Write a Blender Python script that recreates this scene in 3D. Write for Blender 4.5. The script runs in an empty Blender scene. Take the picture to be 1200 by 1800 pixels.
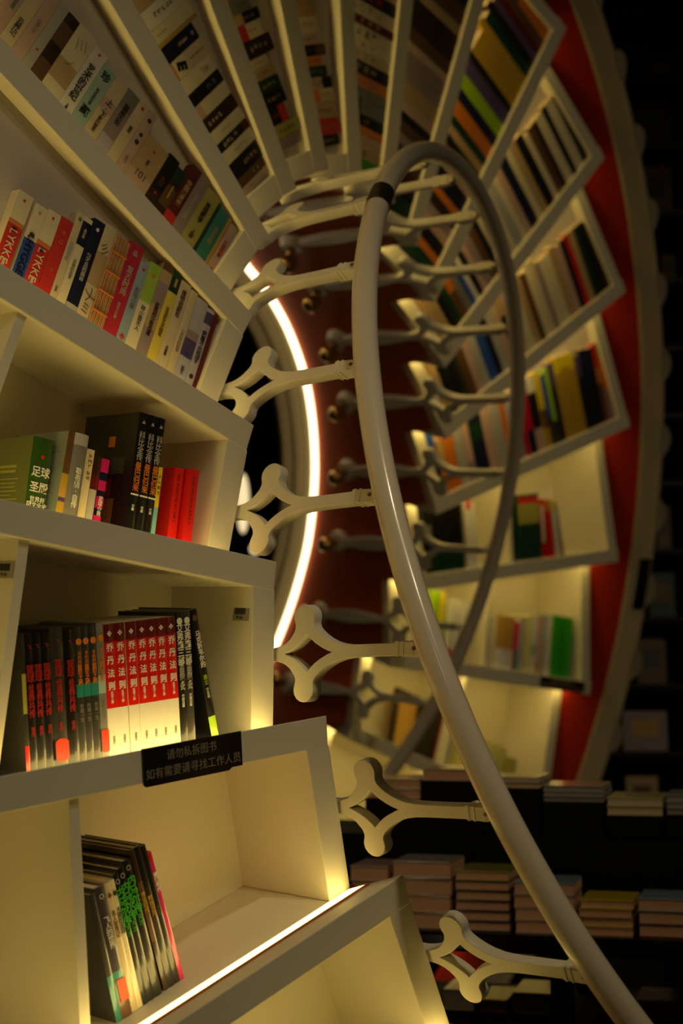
import bpy, math, random
from mathutils import Matrix, Vector

# ------------------------------------------------------------------ camera, light, exposure
SC = bpy.context.scene
COL = SC.collection
S = 1.2                       # metres per layout unit
EYE = 1.5                     # camera height above the floor
TILT = math.radians(5.5)      # the camera looks slightly upwards

cam = bpy.data.cameras.new('camera')
cam_ob = bpy.data.objects.new('camera', cam)
COL.objects.link(cam_ob)
cam_ob.location = (0, 0, EYE)
cam_ob.rotation_euler = (math.radians(90) + TILT, 0, 0)
cam.sensor_fit = 'VERTICAL'
cam.sensor_height = 36.0
cam.lens = 60.62
cam.clip_start = 0.05
cam.dof.use_dof = True
cam.dof.focus_distance = 2.98
cam.dof.aperture_fstop = 3.0
SC.camera = cam_ob

SC.view_settings.view_transform = 'Standard'
SC.view_settings.look = 'None'
SC.view_settings.gamma = 1.0
SC.view_settings.use_curve_mapping = False
SC.view_settings.exposure = 0.0
SC.cycles.use_denoising = True
SC.cycles.max_bounces = 8
SC.cycles.diffuse_bounces = 5
SC.cycles.sample_clamp_indirect = 4.0

world = bpy.data.worlds.new('world')
SC.world = world
world.use_nodes = True
world.node_tree.nodes['Background'].inputs[0].default_value = (1.0, 0.72, 0.38, 1)
world.node_tree.nodes['Background'].inputs[1].default_value = 0.004

WARM = (1.0, 0.75, 0.28)


SPOT = (1.0, 0.80, 0.48)


def area_light(name, loc, target, size, watts, color=SPOT, spread=180):
    l = bpy.data.lights.new(name, 'AREA')
    l.energy = watts
    l.size = size
    l.color = color
    l.spread = math.radians(spread)
    o = bpy.data.objects.new(name, l)
    COL.objects.link(o)
    o.location = loc
    o.rotation_euler = (Vector(target) - Vector(loc)).to_track_quat('-Z', 'Y').to_euler()
    return o


KEY = 1.25
area_light('ceiling_spot_front', (0.9, 1.3, 4.5), (-0.35, 2.9, 0.9), 0.14, KEY * 1.5, spread=62)
area_light('ceiling_spot_side', (1.5, 0.5, 4.5), (-0.2, 3.1, 1.3), 0.14, KEY * 1.3, spread=62)
area_light('fill_light_behind', (0.3, -1.8, 4.4), (-0.3, 3.4, 2.0), 0.2, KEY * 0.45, spread=80)  # unseen light added as a faint fill from behind the camera
area_light('fill_light_right', (3.2, 2.2, 4.3), (1.5, 5.6, 1.9), 0.2, KEY * 2.4, spread=70)  # unseen light added to brighten the right bays and moulding

STRIP = 5.0                   # radiance of the step light strips
ARC = 3.2                     # radiance of the rim light

# ------------------------------------------------------------------ screw geometry of the spiral
A = Vector((0.724933, -0.027449, -0.688272))
U = Vector((-0.019906, -0.999623, 0.018899))
V = Vector((-0.688531, 0.0, -0.725207))
CEN = Vector((0.020262, 0.273383, 3.792951))
DPHI = -0.222826
PITCH = -0.110595
PH0 = -0.170168
RIN, ROUT = 0.9935, 1.993
TAU = 0.0103
WS = 0.0457
TB = 0.0445
DEP = 0.18
LED_Y = 0.036
PABS = -PITCH
BETA = -DPHI
ROT = Matrix.Rotation(TILT, 3, 'X') @ Matrix(((1, 0, 0), (0, 0, 1), (0, -1, 0)))


def wv(v):                    # direction: layout frame -> world
    return ROT @ v


def wp(v):                    # point: layout frame -> world
    return (ROT @ v) * S + Vector((0, 0, EYE))


def frame(phi, s):            # world matrix with x radial, y around, z along the axis
    er = U * math.cos(phi) + V * math.sin(phi)
    et = U * -math.sin(phi) + V * math.cos(phi)
    o = wp(CEN + A * s)
    m = Matrix.Identity(4)
    for i, c in enumerate((wv(er), wv(et), wv(A))):
        for j in range(3):
            m[j][i] = c[j]
    m.translation = o
    return m


def unit_frame(k):
    return frame(PH0 + (k - 9) * DPHI, PITCH * (k - 9))


def smooth_s(phi):            # axial position of the even helicoid at this angle
    return PITCH * ((phi - PH0) / DPHI)


def ring(r, phi, s):
    er = U * math.cos(phi) + V * math.sin(phi)
    return wp(CEN + er * r + A * (s + smooth_s(phi)))


def face_z(x):
    return TAU * (x - RIN)


# ------------------------------------------------------------------ materials
MATS = {}


def mat(name, color, rough=0.5, spec=0.5, metal=0.0, coat=0.0, noise=0.0, scale=30.0, emit=0.0):
    if name in MATS:
        return MATS[name]
    m = bpy.data.materials.new(name)
    m.use_nodes = True
    nt = m.node_tree
    b = nt.nodes['Principled BSDF']
    b.inputs['Base Color'].default_value = (*color, 1)
    b.inputs['Roughness'].default_value = rough
    b.inputs['Metallic'].default_value = metal
    b.inputs['Specular IOR Level'].default_value = spec
    b.inputs['Coat Weight'].default_value = coat
    b.inputs['Coat Roughness'].default_value = 0.12
    if emit:
        b.inputs['Emission Color'].default_value = (*color, 1)
        b.inputs['Emission Strength'].default_value = emit
        b.inputs['Base Color'].default_value = (0.8, 0.8, 0.8, 1)
    if noise:
        tc = nt.nodes.new('ShaderNodeTexCoord')
        n = nt.nodes.new('ShaderNodeTexNoise')
        n.inputs['Scale'].default_value = scale
        n.inputs['Detail'].default_value = 4
        nt.links.new(tc.outputs['Object'], n.inputs['Vector'])
        mx = nt.nodes.new('ShaderNodeMix')
        mx.data_type = 'RGBA'
        mx.inputs['A'].default_value = (*[c * (1 - noise) for c in color], 1)
        mx.inputs['B'].default_value = (*[min(1, c * (1 + noise)) for c in color], 1)
        nt.links.new(n.outputs['Fac'], mx.inputs['Factor'])
        nt.links.new(mx.outputs['Result'], b.inputs['Base Color'])
        bp = nt.nodes.new('ShaderNodeBump')
        bp.inputs['Strength'].default_value = 0.08
        bp.inputs['Distance'].default_value = 0.002
        nt.links.new(n.outputs['Fac'], bp.inputs['Height'])
        nt.links.new(bp.outputs['Normal'], b.inputs['Normal'])
    MATS[name] = m
    return m


M_WHITE = mat('white_lacquer', (0.80, 0.75, 0.60), 0.42, noise=0.02, scale=8)
M_RAIL = mat('rail_enamel', (0.82, 0.72, 0.56), 0.22, coat=0.4, noise=0.02, scale=5)
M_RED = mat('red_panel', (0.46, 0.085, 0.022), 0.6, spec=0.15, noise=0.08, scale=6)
M_TRIM2 = mat('inner_cream_moulding', (0.42, 0.33, 0.17), 0.6, noise=0.05, scale=12)  # darker cream than the outer moulding
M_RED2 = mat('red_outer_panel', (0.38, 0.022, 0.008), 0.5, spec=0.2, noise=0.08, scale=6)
M_TRIM = mat('cream_moulding', (0.50, 0.42, 0.28), 0.5, noise=0.05, scale=12)
M_STRIP = mat('light_strip_diffuser', (1.0, 0.71, 0.19), emit=STRIP)
M_ARC = mat('rim_light_diffuser', (1.0, 0.84, 0.48), emit=ARC)
M_BRASS = mat('aged_brass', (0.55, 0.34, 0.10), 0.32, metal=1.0)
M_BLACK = mat('black_gloss', (0.003, 0.003, 0.003), 0.18, spec=0.3, noise=0.1, scale=4)
M_BLACKMAT = mat('black_matt', (0.003, 0.003, 0.003), 0.7, spec=0.15, noise=0.1, scale=9)
M_TAPE = mat('dark_tape', (0.03, 0.02, 0.012), 0.3)
M_SIGN = mat('black_acrylic', (0.010, 0.008, 0.008), 0.25)
M_SIGNTXT = mat('sign_lettering', (0.30, 0.24, 0.16), 0.5)
M_PAPER = mat('paper_block', (0.62, 0.50, 0.34), 0.8, noise=0.1, scale=90)
M_ORANGE_LINE = mat('strip_channel', (0.55, 0.16, 0.05), 0.5)
M_SCREW = mat('screw_dark', (0.12, 0.09, 0.06), 0.4)

# ------------------------------------------------------------------ mesh helpers


def mesh_obj(name, verts, faces, mats, parent=None, mtx=None, fmat=None, smooth=False, bevel=0.0):
    me = bpy.data.meshes.new(name)
    me.from_pydata([tuple(v) for v in verts], [], faces)
    for m in (mats if isinstance(mats, (list, tuple)) else [mats]):
        me.materials.append(m)
    if fmat:
        for p, i in zip(me.polygons, fmat):
            p.material_index = i
    if smooth:
        me.polygons.foreach_set('use_smooth', [True] * len(me.polygons))
    me.update()
    return obj_from(name, me, parent, mtx, bevel)


def obj_from(name, me, parent=None, mtx=None, bevel=0.0):
    o = bpy.data.objects.new(name, me)
    COL.objects.link(o)
    if parent is not None:
        o.parent = parent
    if mtx is not None:
        if parent is not None:
            o.matrix_local = mtx
        else:
            o.matrix_world = mtx
    if bevel:
        b = o.modifiers.new('bevel', 'BEVEL')
        b.width = bevel
        b.segments = 2
        b.limit_method = 'ANGLE'
        b.angle_limit = math.radians(40)
    return o


def tag(o, label, cat, group=None, kind=None):
    o['label'] = label
    o['category'] = cat
    if group:
        o['group'] = group
    if kind:
        o['kind'] = kind
    return o


def empty(name, mtx, label, cat, group=None):
    o = bpy.data.objects.new(name, None)
    o.empty_display_size = 0.05
    COL.objects.link(o)
    o.matrix_world = mtx
    return tag(o, label, cat, group)


def prism(pa, pb):            # two matching closed profiles -> closed solid
    n = len(pa)
    v = list(pa) + list(pb)
    f = [tuple(range(n - 1, -1, -1)), tuple(range(n, 2 * n))]
    for i in range(n):
        j = (i + 1) % n
        f.append((i, j, n + j, n + i))
    return v, f


def box(x0, x1, y0, y1, z0, z1):
    pa = [(x0, y0, z0), (x1, y0, z0), (x1, y1, z0), (x0, y1, z0)]
    pb = [(x0, y0, z1), (x1, y0, z1), (x1, y1, z1), (x0, y1, z1)]
    return prism(pa, pb)


def merge(*parts):
    V_, F_ = [], []
    for v, f in parts:
        o = len(V_)
        V_ += list(v)
        F_ += [tuple(i + o for i in q) for q in f]
    return V_, F_


def sc(vs, s=S):
    return [(x * s, y * s, z * s) for x, y, z in vs]


def cyl(c, axis, r, h, n=24, r2=None):
    ax = Vector(axis).normalized()
    t = ax.orthogonal().normalized()
    b = ax.cross(t)
    c = Vector(c)
    r2 = r if r2 is None else r2
    pa = [c + (t * math.cos(a) + b * math.sin(a)) * r for a in [2 * math.pi * i / n for i in range(n)]]
    pb = [c + ax * h + (t * math.cos(a) + b * math.sin(a)) * r2 for a in [2 * math.pi * i / n for i in range(n)]]
    v, f = prism(pa, pb)
    return [tuple(q) for q in v], f


def sphere(c, r, nu=20, nv=12, squash=1.0):
    v, f = [], []
    for i in range(nv + 1):
        th = math.pi * i / nv
        for j in range(nu):
            a = 2 * math.pi * j / nu
            v.append((c[0] + r * math.cos(th) * squash, c[1] + r * math.sin(th) * math.cos(a), c[2] + r * math.sin(th) * math.sin(a)))
    for i in range(nv):
        for j in range(nu):
            k = (j + 1) % nu
            f.append((i * nu + j, i * nu + k, (i + 1) * nu + k, (i + 1) * nu + j))
    return v, f


def sweep(profile_fn, phis, closed_profile=True):
    rows = [profile_fn(p) for p in phis]
    n = len(rows[0])
    v, f = [], []
    for p, row in zip(phis, rows):
        v += [tuple(ring(r, p, s)) for r, s in row]
    for i in range(len(phis) - 1):
        for j in range(n if closed_profile else n - 1):
            k = (j + 1) % n
            f.append((i * n + j, i * n + k, (i + 1) * n + k, (i + 1) * n + j))
    if closed_profile:
        f.append(tuple(range(n)))
        e = (len(phis) - 1) * n
        f.append(tuple(range(e + n - 1, e - 1, -1)))
    return v, f


TEXT_CACHE = {}


def text_obj(body, size, m, parent, loc, rot=0.0, bold=0.0, name='lettering', line=1.0, width=None, normal_mtx=None, squeeze=1.0):
    key = (body, round(size, 5), m.name, bold, line, width, squeeze)
    if key not in TEXT_CACHE:
        cu = bpy.data.curves.new('lettering', 'FONT')
        cu.body = body
        cu.size = size
        cu.align_x = 'CENTER'
        cu.space_line = line
        cu.offset = bold * size
        cu.extrude = 0.0002
        tmp = bpy.data.objects.new('lettering_tmp', cu)
        COL.objects.link(tmp)
        bpy.context.view_layer.update()
        me = bpy.data.meshes.new_from_object(tmp.evaluated_get(bpy.context.evaluated_depsgraph_get()))
        bpy.data.objects.remove(tmp)
        bpy.data.curves.remove(cu)
        me.materials.clear()
        me.materials.append(m)
        xs = [q.co.x for q in me.vertices]
        ys = [q.co.y for q in me.vertices]
        cx, cy = (min(xs) + max(xs)) / 2, (min(ys) + max(ys)) / 2
        fx = (width / (max(xs) - min(xs))) if width else squeeze
        for q in me.vertices:
            q.co.x = (q.co.x - cx) * fx
            q.co.y -= cy
        TEXT_CACHE[key] = me
    mt = Matrix.Translation(loc) @ (normal_mtx or Matrix.Identity(4)) @ Matrix.Rotation(rot, 4, 'Z')
    return obj_from(name, TEXT_CACHE[key], parent, mt)


# ------------------------------------------------------------------ the room
def room_box(name, x0, x1, y0, y1, z0, z1, m):
    v, f = box(x0, x1, y0, y1, z0, z1)
    o = mesh_obj(name, v, f, m)
    o['kind'] = 'structure'
    return o


M_FLOOR = mat('dark_floor', (0.020, 0.015, 0.010), 0.25, noise=0.3, scale=3)
M_WALL = mat('dark_wall', (0.008, 0.006, 0.005), 0.8, noise=0.2, scale=3)
room_box('floor', -6, 6, -3.5, 11, -0.2, 0, M_FLOOR)
room_box('ceiling', -6, 6, -3.5, 11, 4.7, 4.9, M_WALL)
room_box('wall_back', -6, 6, 11, 11.2, -0.2, 4.9, M_WALL)
room_box('wall_front', -6, 6, -3.7, -3.5, -0.2, 4.9, M_WALL)
room_box('wall_left', -6.2, -6, -3.5, 11, -0.2, 4.9, M_WALL)
room_box('wall_right', 6, 6.2, -3.5, 11, -0.2, 4.9, M_WALL)

# ------------------------------------------------------------------ red spiral body, mouldings, rim light
K0, K1 = -1.9, 18.3


def phis(k0=K0, k1=K1, n=260):
    return [PH0 + (k0 + (k1 - k0) * i / n - 9) * DPHI for i in range(n + 1)]


LED_TAB = [(-94.7, -.477), (-78, -.472), (-64.4, -.480), (-48.3, -.494), (-34.5, -.518), (-19.5, -.549)]


def led_s(phi):
    d = math.degrees(phi)
    if d <= LED_TAB[0][0]:
        return LED_TAB[0][1]
    for (a, sa), (b, sb) in zip(LED_TAB, LED_TAB[1:]):
        if d <= b:
            t = (d - a) / (b - a)
            return sa + (sb - sa) * t
    return LED_TAB[-1][1]


body = empty('spiral_shelf_frame', unit_frame(9), 'red spiral body with cream moulded edges carrying the stepped shelves', 'shelf frame')


def body_part(name, v, f, m, smooth=True, bevel=0.0):
    inv = body.matrix_world.inverted()
    vv = [tuple(inv @ Vector(q)) for q in v]
    o = mesh_obj(name, vv, f, m, parent=body, mtx=Matrix.Identity(4), smooth=smooth, bevel=bevel)
    return o


def stepped(phi):             # the front edge follows each bay's own face
    t = ((phi - PH0) / -DPHI - 0.175) % 1.0
    return -(t + 0.175) * PABS - 0.022


v, f = sweep(lambda p: [(0.983, stepped(p)), (0.986, stepped(p)), (0.986, led_s(p) - 0.02), (0.983, led_s(p) - 0.02)], phis(n=1616))
body_part('inner_panel', v, f, M_RED, smooth=False)
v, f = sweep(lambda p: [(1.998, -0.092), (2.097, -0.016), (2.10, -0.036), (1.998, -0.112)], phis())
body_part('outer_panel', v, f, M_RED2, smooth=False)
v, f = sweep(lambda p: [(1.08, led_s(p) - 0.16), (2.12, -0.40), (2.12, -0.42), (1.08, led_s(p) - 0.18)], phis(n=120))
body_part('back_panel', v, f, M_RED, smooth=False)
v, f = sweep(lambda p: [(0.969, led_s(p)), (0.985, led_s(p)), (0.985, led_s(p) - 0.015), (0.969, led_s(p) - 0.015)], phis())
body_part('rim_light', v, f, M_ARC, smooth=False)['label'] = 'glowing white rim light tube'
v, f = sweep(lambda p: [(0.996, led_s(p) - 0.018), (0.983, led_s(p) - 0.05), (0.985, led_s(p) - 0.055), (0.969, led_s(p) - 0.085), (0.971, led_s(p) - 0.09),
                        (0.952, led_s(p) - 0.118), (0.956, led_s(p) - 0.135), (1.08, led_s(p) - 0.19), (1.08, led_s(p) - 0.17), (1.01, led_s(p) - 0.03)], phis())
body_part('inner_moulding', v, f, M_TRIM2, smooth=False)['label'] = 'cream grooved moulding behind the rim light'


def scallop(phi):
    t = ((math.degrees(phi) + 41.5) / 6.62) % 1.0
    t = 1.0 - t
    if t < 0.42:
        return 0.060 * math.sin(math.pi * (t / 0.42)) ** 0.6 * (0.65 + 0.35 * t / 0.42)
    return 0.0


v, f = sweep(lambda p: [(2.098, -0.06), (2.098, -0.012), (2.110, -0.005), (2.115, -0.010), (2.128, 0.002), (2.133, -0.003),
                        (2.146, 0.009), (2.151, 0.004), (2.165, 0.017), (2.178 + scallop(p), 0.022), (2.178 + scallop(p), -0.004), (2.15, -0.06)], phis(n=1300))
body_part('outer_moulding', v, f, M_TRIM, smooth=False)['label'] = 'cream ribbed moulding with scalloped outer edge'

# ------------------------------------------------------------------ stepped shelf units
CB, SB = math.cos(BETA), math.sin(BETA)


def y_floor(x):               # trailing end of a panel at radius x (foot on the step below)
    return x * math.tan(BETA) + LED_Y / CB


def xi(y):
    return RIN + 0.004 - 0.036 * y / 0.255


def xo(y):
    return ROUT - 0.06 * y / 0.475


proto_parts = {}
SHALLOW = 0.030               # the upper bays only hold a flush display panel of dummy spines
M_PANEL = mat('display_panel_grey', (0.52, 0.46, 0.40), 0.6, noise=0.04, scale=6)


def build_unit_meshes():
    # shelf board: leading board with sloped ledge
    def prof(x):
        z = face_z(x)
        return [(x, 0.0, z), (x, LED_Y, z - PABS), (x, LED_Y, -0.31), (x, TB, -0.31), (x, TB, z)]
    v, f = prism(prof(RIN), prof(ROUT))
    proto_parts['shelf_board'] = (sc(v), f, M_WHITE, 0.0022)

    def side(xf, w, sign):
        pa, pb = [], []
        for y in (TB - 0.002, None):
            for dx in (0, w * sign):
                if y is None:
                    yy = y_floor(xf(0.25)) - 0.001
                    for _ in range(4):
                        yy = y_floor(xf(yy) + dx) - 0.0004
                else:
                    yy = y
                x = xf(yy) + dx
                pa.append((x, yy, face_z(x) - 0.0006))
                pb.append((x, yy, -DEP - 0.012))
        o = [0, 1, 3, 2]
        return prism([pa[i] for i in o], [pb[i] for i in o])
    v, f = side(xi, WS, 1)
    proto_parts['inner_panel'] = (sc(v), f, M_WHITE, 0.0015)
    v, f = side(xo, WS, -1)
    proto_parts['outer_panel'] = (sc(v), f, M_WHITE, 0.0015)
    pa, pb = [], []
    for y in (TB - 0.002, None):
        for x in (1.437, 1.454):
            yy = y if y is not None else y_floor(x) - 0.0004
            pa.append((x, yy, face_z(x) - 0.008))
            pb.append((x, yy, -DEP - 0.012))
    o = [0, 1, 3, 2]
    v, f = prism([pa[i] for i in o], [pb[i] for i in o])
    proto_parts['divider'] = (sc(v), f, M_WHITE, 0.0012)
    q = [(xi(TB) + .01, TB - 0.002), (xo(TB) - .01, TB - 0.002), (ROUT - 0.07, y_floor(ROUT - 0.07) - 0.0004), (xi(.25) + .012, y_floor(xi(.25) + .012) - 0.0004)]
    v, f = prism([(x, y, -DEP) for x, y in q], [(x, y, -DEP - 0.012) for x, y in q])
    proto_parts['back_panel'] = (sc(v), f, M_WHITE, 0)
    q2 = [(x, y) for x, y in q]
    v, f = prism([(x, y, face_z(x) - SHALLOW) for x, y in q2], [(x, y, face_z(x) - SHALLOW - 0.012) for x, y in q2])
    proto_parts['display_panel'] = (sc(v), f, M_PANEL, 0)
    # strip light lying in the ledge, against the foot of the next unit
    def strip(x, z0, z1, lift):
        z = face_z(x) - PABS
        sl = LED_Y / PABS
        return [(x, LED_Y - sl * z0 + 0.001, z + z0), (x, LED_Y - sl * z1 + 0.001, z + z1), (x, LED_Y - sl * z1 - lift, z + z1), (x, LED_Y - sl * z0 - lift, z + z0)]
    v, f = prism(strip(1.002, 0.004, 0.042, 0.002), strip(1.992, 0.004, 0.042, 0.002))
    proto_parts['light_strip'] = (sc(v), f, M_STRIP, 0)
    v, f = prism(strip(1.001, 0.042, 0.047, 0.003), strip(1.993, 0.042, 0.047, 0.003))
    proto_parts['strip_channel'] = (sc(v), f, M_ORANGE_LINE, 0)


build_unit_meshes()
PROTO = {}
UNIT_LABEL = {
    -1: 'white stepped shelf bay whose corner just shows at the bottom edge',
    0: 'white empty stepped shelf bay at the lower left bottom edge',
    1: 'white shelf bay under the black notice, holding the green lettered books',
    2: 'white shelf bay with barcode sticker holding seven red and white books',
    3: 'white shelf bay with thick green book and two red books',
    4: 'white tilted shelf bay with the crimson and bamboo patterned spines',
    5: 'white tilted shelf bay with the teal, maroon and brown spines',
    6: 'white overhead shelf bay alternating cream and black spines',
    7: 'white overhead shelf bay with green and black spines, left of the red book',
    8: 'white overhead shelf bay with the bright red spine at its end',
    9: 'white upright overhead shelf bay directly above the rail bend',
    10: 'white overhead shelf bay of brown spines right of the rail bend',
    11: 'white upper right shelf bay with gold and lime spines',
    12: 'white right shelf bay of pale spines with black end block, topmost beside red panel',
    13: 'white right shelf bay of pale spines with dark green spines at its end',
    14: 'white right shelf bay with the yellow and navy spines',
    15: 'white right shelf bay nearly empty but for dark green set',
    16: 'white right shelf bay with the bright green books',
    17: 'white lower right shelf bay with ochre framed picture',
    18: 'white brightly lit shelf bay at floor level behind the book table',
}
UNITS = {}
for k in range(-1, 19):
    root = empty('shelf_unit', unit_frame(k), UNIT_LABEL[k], 'shelf', 'stepped shelf bays of the spiral')
    UNITS[k] = root
    for pn, (v, f, m, bv) in proto_parts.items():
        nm = {'inner_panel': 'side_panel', 'outer_panel': 'side_panel', 'display_panel': 'back_panel'}.get(pn, pn)
        if pn in (('divider', 'back_panel') if 4 <= k <= 14 else ('display_panel',)):
            continue
        if pn not in PROTO:
            o = mesh_obj(nm, v, f, m, parent=root, mtx=Matrix.Identity(4), bevel=bv)
            PROTO[pn] = o
        else:
            o = PROTO[pn].copy()
            COL.objects.link(o)
            o.parent = root
            o.matrix_local = Matrix.Identity(4)
        if pn == 'light_strip':
            o['label'] = 'glowing warm light strip'

# ------------------------------------------------------------------ balusters
PHB = -0.0348
RB = 0.9715


def baluster_outline():
    up = [(0.274, 0.0080), (0.20, 0.0080), (0.160, 0.0082), (0.140, 0.0088), (0.124, 0.0108), (0.110, 0.0145), (0.098, 0.0195), (0.088, 0.0250), (0.080, 0.0305),
          (0.0745, 0.0355), (0.0715, 0.0405), (0.0708, 0.0450), (0.0722, 0.0500), (0.0722, 0.0555), (0.0700, 0.0612), (0.0655, 0.0662), (0.0590, 0.0694), (0.0525, 0.0700),
          (0.0455, 0.0688), (0.0392, 0.0650), (0.0348, 0.0592), (0.0335, 0.0530), (0.0345, 0.0475), (0.0366, 0.0425), (0.0368, 0.0378), (0.0340, 0.0310),
          (0.0250, 0.0210), (0.0170, 0.0155), (0.0080, 0.0118), (0.0, 0.0100), (-0.015, 0.0080), (-0.035, 0.0088), (-0.06, 0.0125),
          (-0.095, 0.0165), (-0.13, 0.0185), (-0.16, 0.0180), (-0.19, 0.0155), (-0.222, 0.0115), (-0.248, 0.0085), (-0.278, 0.0080)]
    return up + [(z, -u) for z, u in reversed(up)]


def diamond():
    tips = [(0.1125, 0.0), (0.0595, 0.0285), (0.0105, 0.0), (0.0595, -0.0285)]
    ctr = (0.060, 0.0)
    pts = []
    for i in range(4):
        a, b = tips[i], tips[(i + 1) % 4]
        mid = ((a[0] + b[0]) / 2 * 0.68 + ctr[0] * 0.32, (a[1] + b[1]) / 2 * 0.68 + ctr[1] * 0.32)
        for t in (0, .2, .4, .6, .8):
            pts.append((a[0] * (1 - t) ** 2 + 2 * mid[0] * t * (1 - t) + b[0] * t * t, a[1] * (1 - t) ** 2 + 2 * mid[1] * t * (1 - t) + b[1] * t * t))
    return pts


def flat_shape_mesh(loops, half):
    cu = bpy.data.curves.new('shape', 'CURVE')
    cu.dimensions = '2D'
    cu.fill_mode = 'BOTH'
    cu.extrude = half
    cu.bevel_depth = 0.0012
    cu.bevel_resolution = 1
    for lp in loops:
        sp = cu.splines.new('POLY')
        sp.points.add(len(lp) - 1)
        for p, (a, b) in zip(sp.points, lp):
            p.co = (a, b, 0, 1)
        sp.use_cyclic_u = True
    t = bpy.data.objects.new('shape_tmp', cu)
    COL.objects.link(t)
    bpy.context.view_layer.update()
    me = bpy.data.meshes.new_from_object(t.evaluated_get(bpy.context.evaluated_depsgraph_get()))
    bpy.data.objects.remove(t)
    bpy.data.curves.remove(cu)
    return me


def slope_up(z):              # the bar leans a little with the helix
    return 0.061 * (z - 0.059)


plate = flat_shape_mesh([[(z * S, (u + slope_up(z)) * S) for z, u in baluster_outline()], [(z * S, (u + slope_up(z)) * S) for z, u in diamond()]], 0.0078 * S)
# shape x -> local z, shape y -> local -y, thickness -> local x
for q in plate.vertices:
    a, b, c = q.co
    q.co = (c + RB * S, -b, a)
plate.flip_normals()
plate.materials.clear()
plate.materials.append(M_WHITE)


def clamp_mesh():
    u = -slope_up(0.25)
    parts = [box(RB - .0110, RB + .0110, u - .0098, u + .0098, .232, .268),
             box(RB - .0120, RB + .0120, u - .0108, u + .0108, .236, .240),
             box(RB - .0120, RB + .0120, u - .0108, u + .0108, .246, .250),
             cyl((RB - .0105, u, .268), (1, 0, 0), .0098, .021),
             box(RB - .006, RB + .006, u - .007, u + .007, .268, .2848)]
    return merge(*parts)


cm_v, cm_f = clamp_mesh()
sc_v, sc_f = cyl((RB - .0125, -slope_up(.268), .268), (1, 0, 0), .003, .025, 12)
fl_v, fl_f = cyl((0.9812, -slope_up(-.274), -.274), (-1, 0, 0), .034, .024, 28, .027)
kn_v, kn_f = merge(cyl((0.960, -slope_up(-.274), -.274), (-1, 0, 0), .011, .03, 16), sphere((0.918, -slope_up(-.274), -.274), .024))
BAL_LABEL = ['second lowest baluster, beside the bottom empty shelf bay', 'baluster in front of the stacked books table', 'baluster beside the barcode shelf bay, ending mid rail',
             'baluster crossing the glowing rim light beside the green football book bay', 'baluster crossing the upper glowing rim light, tilted lobes',
             'baluster whose lobes cover the top end of the rim light', 'baluster running along under the second tilted bay to the dark tape',
             'baluster edge-on beneath the overhead bay with black and green spines', 'baluster hidden behind the top of the rail bend',
             'baluster just inside the rail bend, highest on the far side', 'second far baluster below the rail bend',
             'third far baluster below the rail bend', 'fourth far baluster below the rail bend, on the pale spines bay',
             'fifth far baluster, in front of the green and pale spines', 'sixth far baluster, in front of orange and white spines',
             'far baluster before the black books of the nearly empty bay', 'far baluster before the lime books, mostly behind the near rail',
             'lowest visible far baluster, before the ochre picture']
BALS = {}
bal0 = None
for k in range(-1, 18):
    lab = ('lowest baluster, beyond the bottom edge' if k < 0 else BAL_LABEL[k])
    lab = 'white clover-lobed ' + lab
    m = frame(PHB + (k - 9) * DPHI, PITCH * (k - 9))
    if bal0 is None:
        root = obj_from('rail_baluster', plate, mtx=m)
        tag(root, lab, 'baluster', 'clover balusters of the spiral rail')
        ch = [mesh_obj('rail_clamp', sc(cm_v), cm_f, M_WHITE, parent=root, mtx=Matrix.Identity(4), bevel=0.0008),
              mesh_obj('flange', sc(fl_v), fl_f, M_WHITE, parent=root, mtx=Matrix.Identity(4), smooth=False),
              mesh_obj('knob', sc(kn_v), kn_f, M_BRASS, parent=root, mtx=Matrix.Identity(4), smooth=True)]
        ch[2]['label'] = 'round brass knob'
        scr = mesh_obj('screw', sc(sc_v), sc_f, M_SCREW, parent=ch[0], mtx=Matrix.Identity(4))
        bal0 = (root, ch, scr)
    else:
        root = bal0[0].copy()
        COL.objects.link(root)
        root.matrix_world = m
        root['label'] = lab
        for i, c in enumerate(bal0[1]):
            d = c.copy()
            COL.objects.link(d)
            d.parent = root
            d.matrix_local = Matrix.Identity(4)
            if i == 0:
                e = bal0[2].copy()
                COL.objects.link(e)
                e.parent = d
                e.matrix_local = Matrix.Identity(4)

# ------------------------------------------------------------------ handrail
RT, PHT, ST, TR = 0.9869, -0.0444, 0.306, 0.0200


def tube(k0, k1, rad, n, sides=28):
    v, f = [], []
    for i in range(n + 1):
        k = k0 + (k1 - k0) * i / n
        ph = PHT + (k - 9) * DPHI
        er = U * math.cos(ph) + V * math.sin(ph)
        et = U * -math.sin(ph) + V * math.cos(ph)
        c = CEN + er * RT + A * (ST + PITCH * (k - 9))
        tg = (et * RT * DPHI + A * PITCH).normalized()
        n2 = tg.cross(er)
        for j in range(sides):
            a = 2 * math.pi * j / sides
            v.append(tuple(wp(c + (er * math.cos(a) + n2 * math.sin(a)) * rad)))
    for i in range(n):
        for j in range(sides):
            q = (j + 1) % sides
            f.append((i * sides + j, i * sides + q, (i + 1) * sides + q, (i + 1) * sides + j))
    f.append(tuple(range(sides)))
    f.append(tuple(range(n * sides + sides - 1, n * sides - 1, -1)))
    return v, f


v, f = tube(-1.9, 18.3, TR, 420)
rail = mesh_obj('spiral_handrail', v, f, M_RAIL, smooth=True)
tag(rail, 'glossy white tubular handrail curving in a spiral loop', 'handrail')
v, f = tube(5.74, 6.01, TR + 0.0009, 10)
mesh_obj('joint_tape', v, f, M_TAPE, parent=rail, mtx=Matrix.Identity(4), smooth=True)['label'] = 'dark tape band around the rail'


# ------------------------------------------------------------------ books
random.seed(11)


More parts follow.
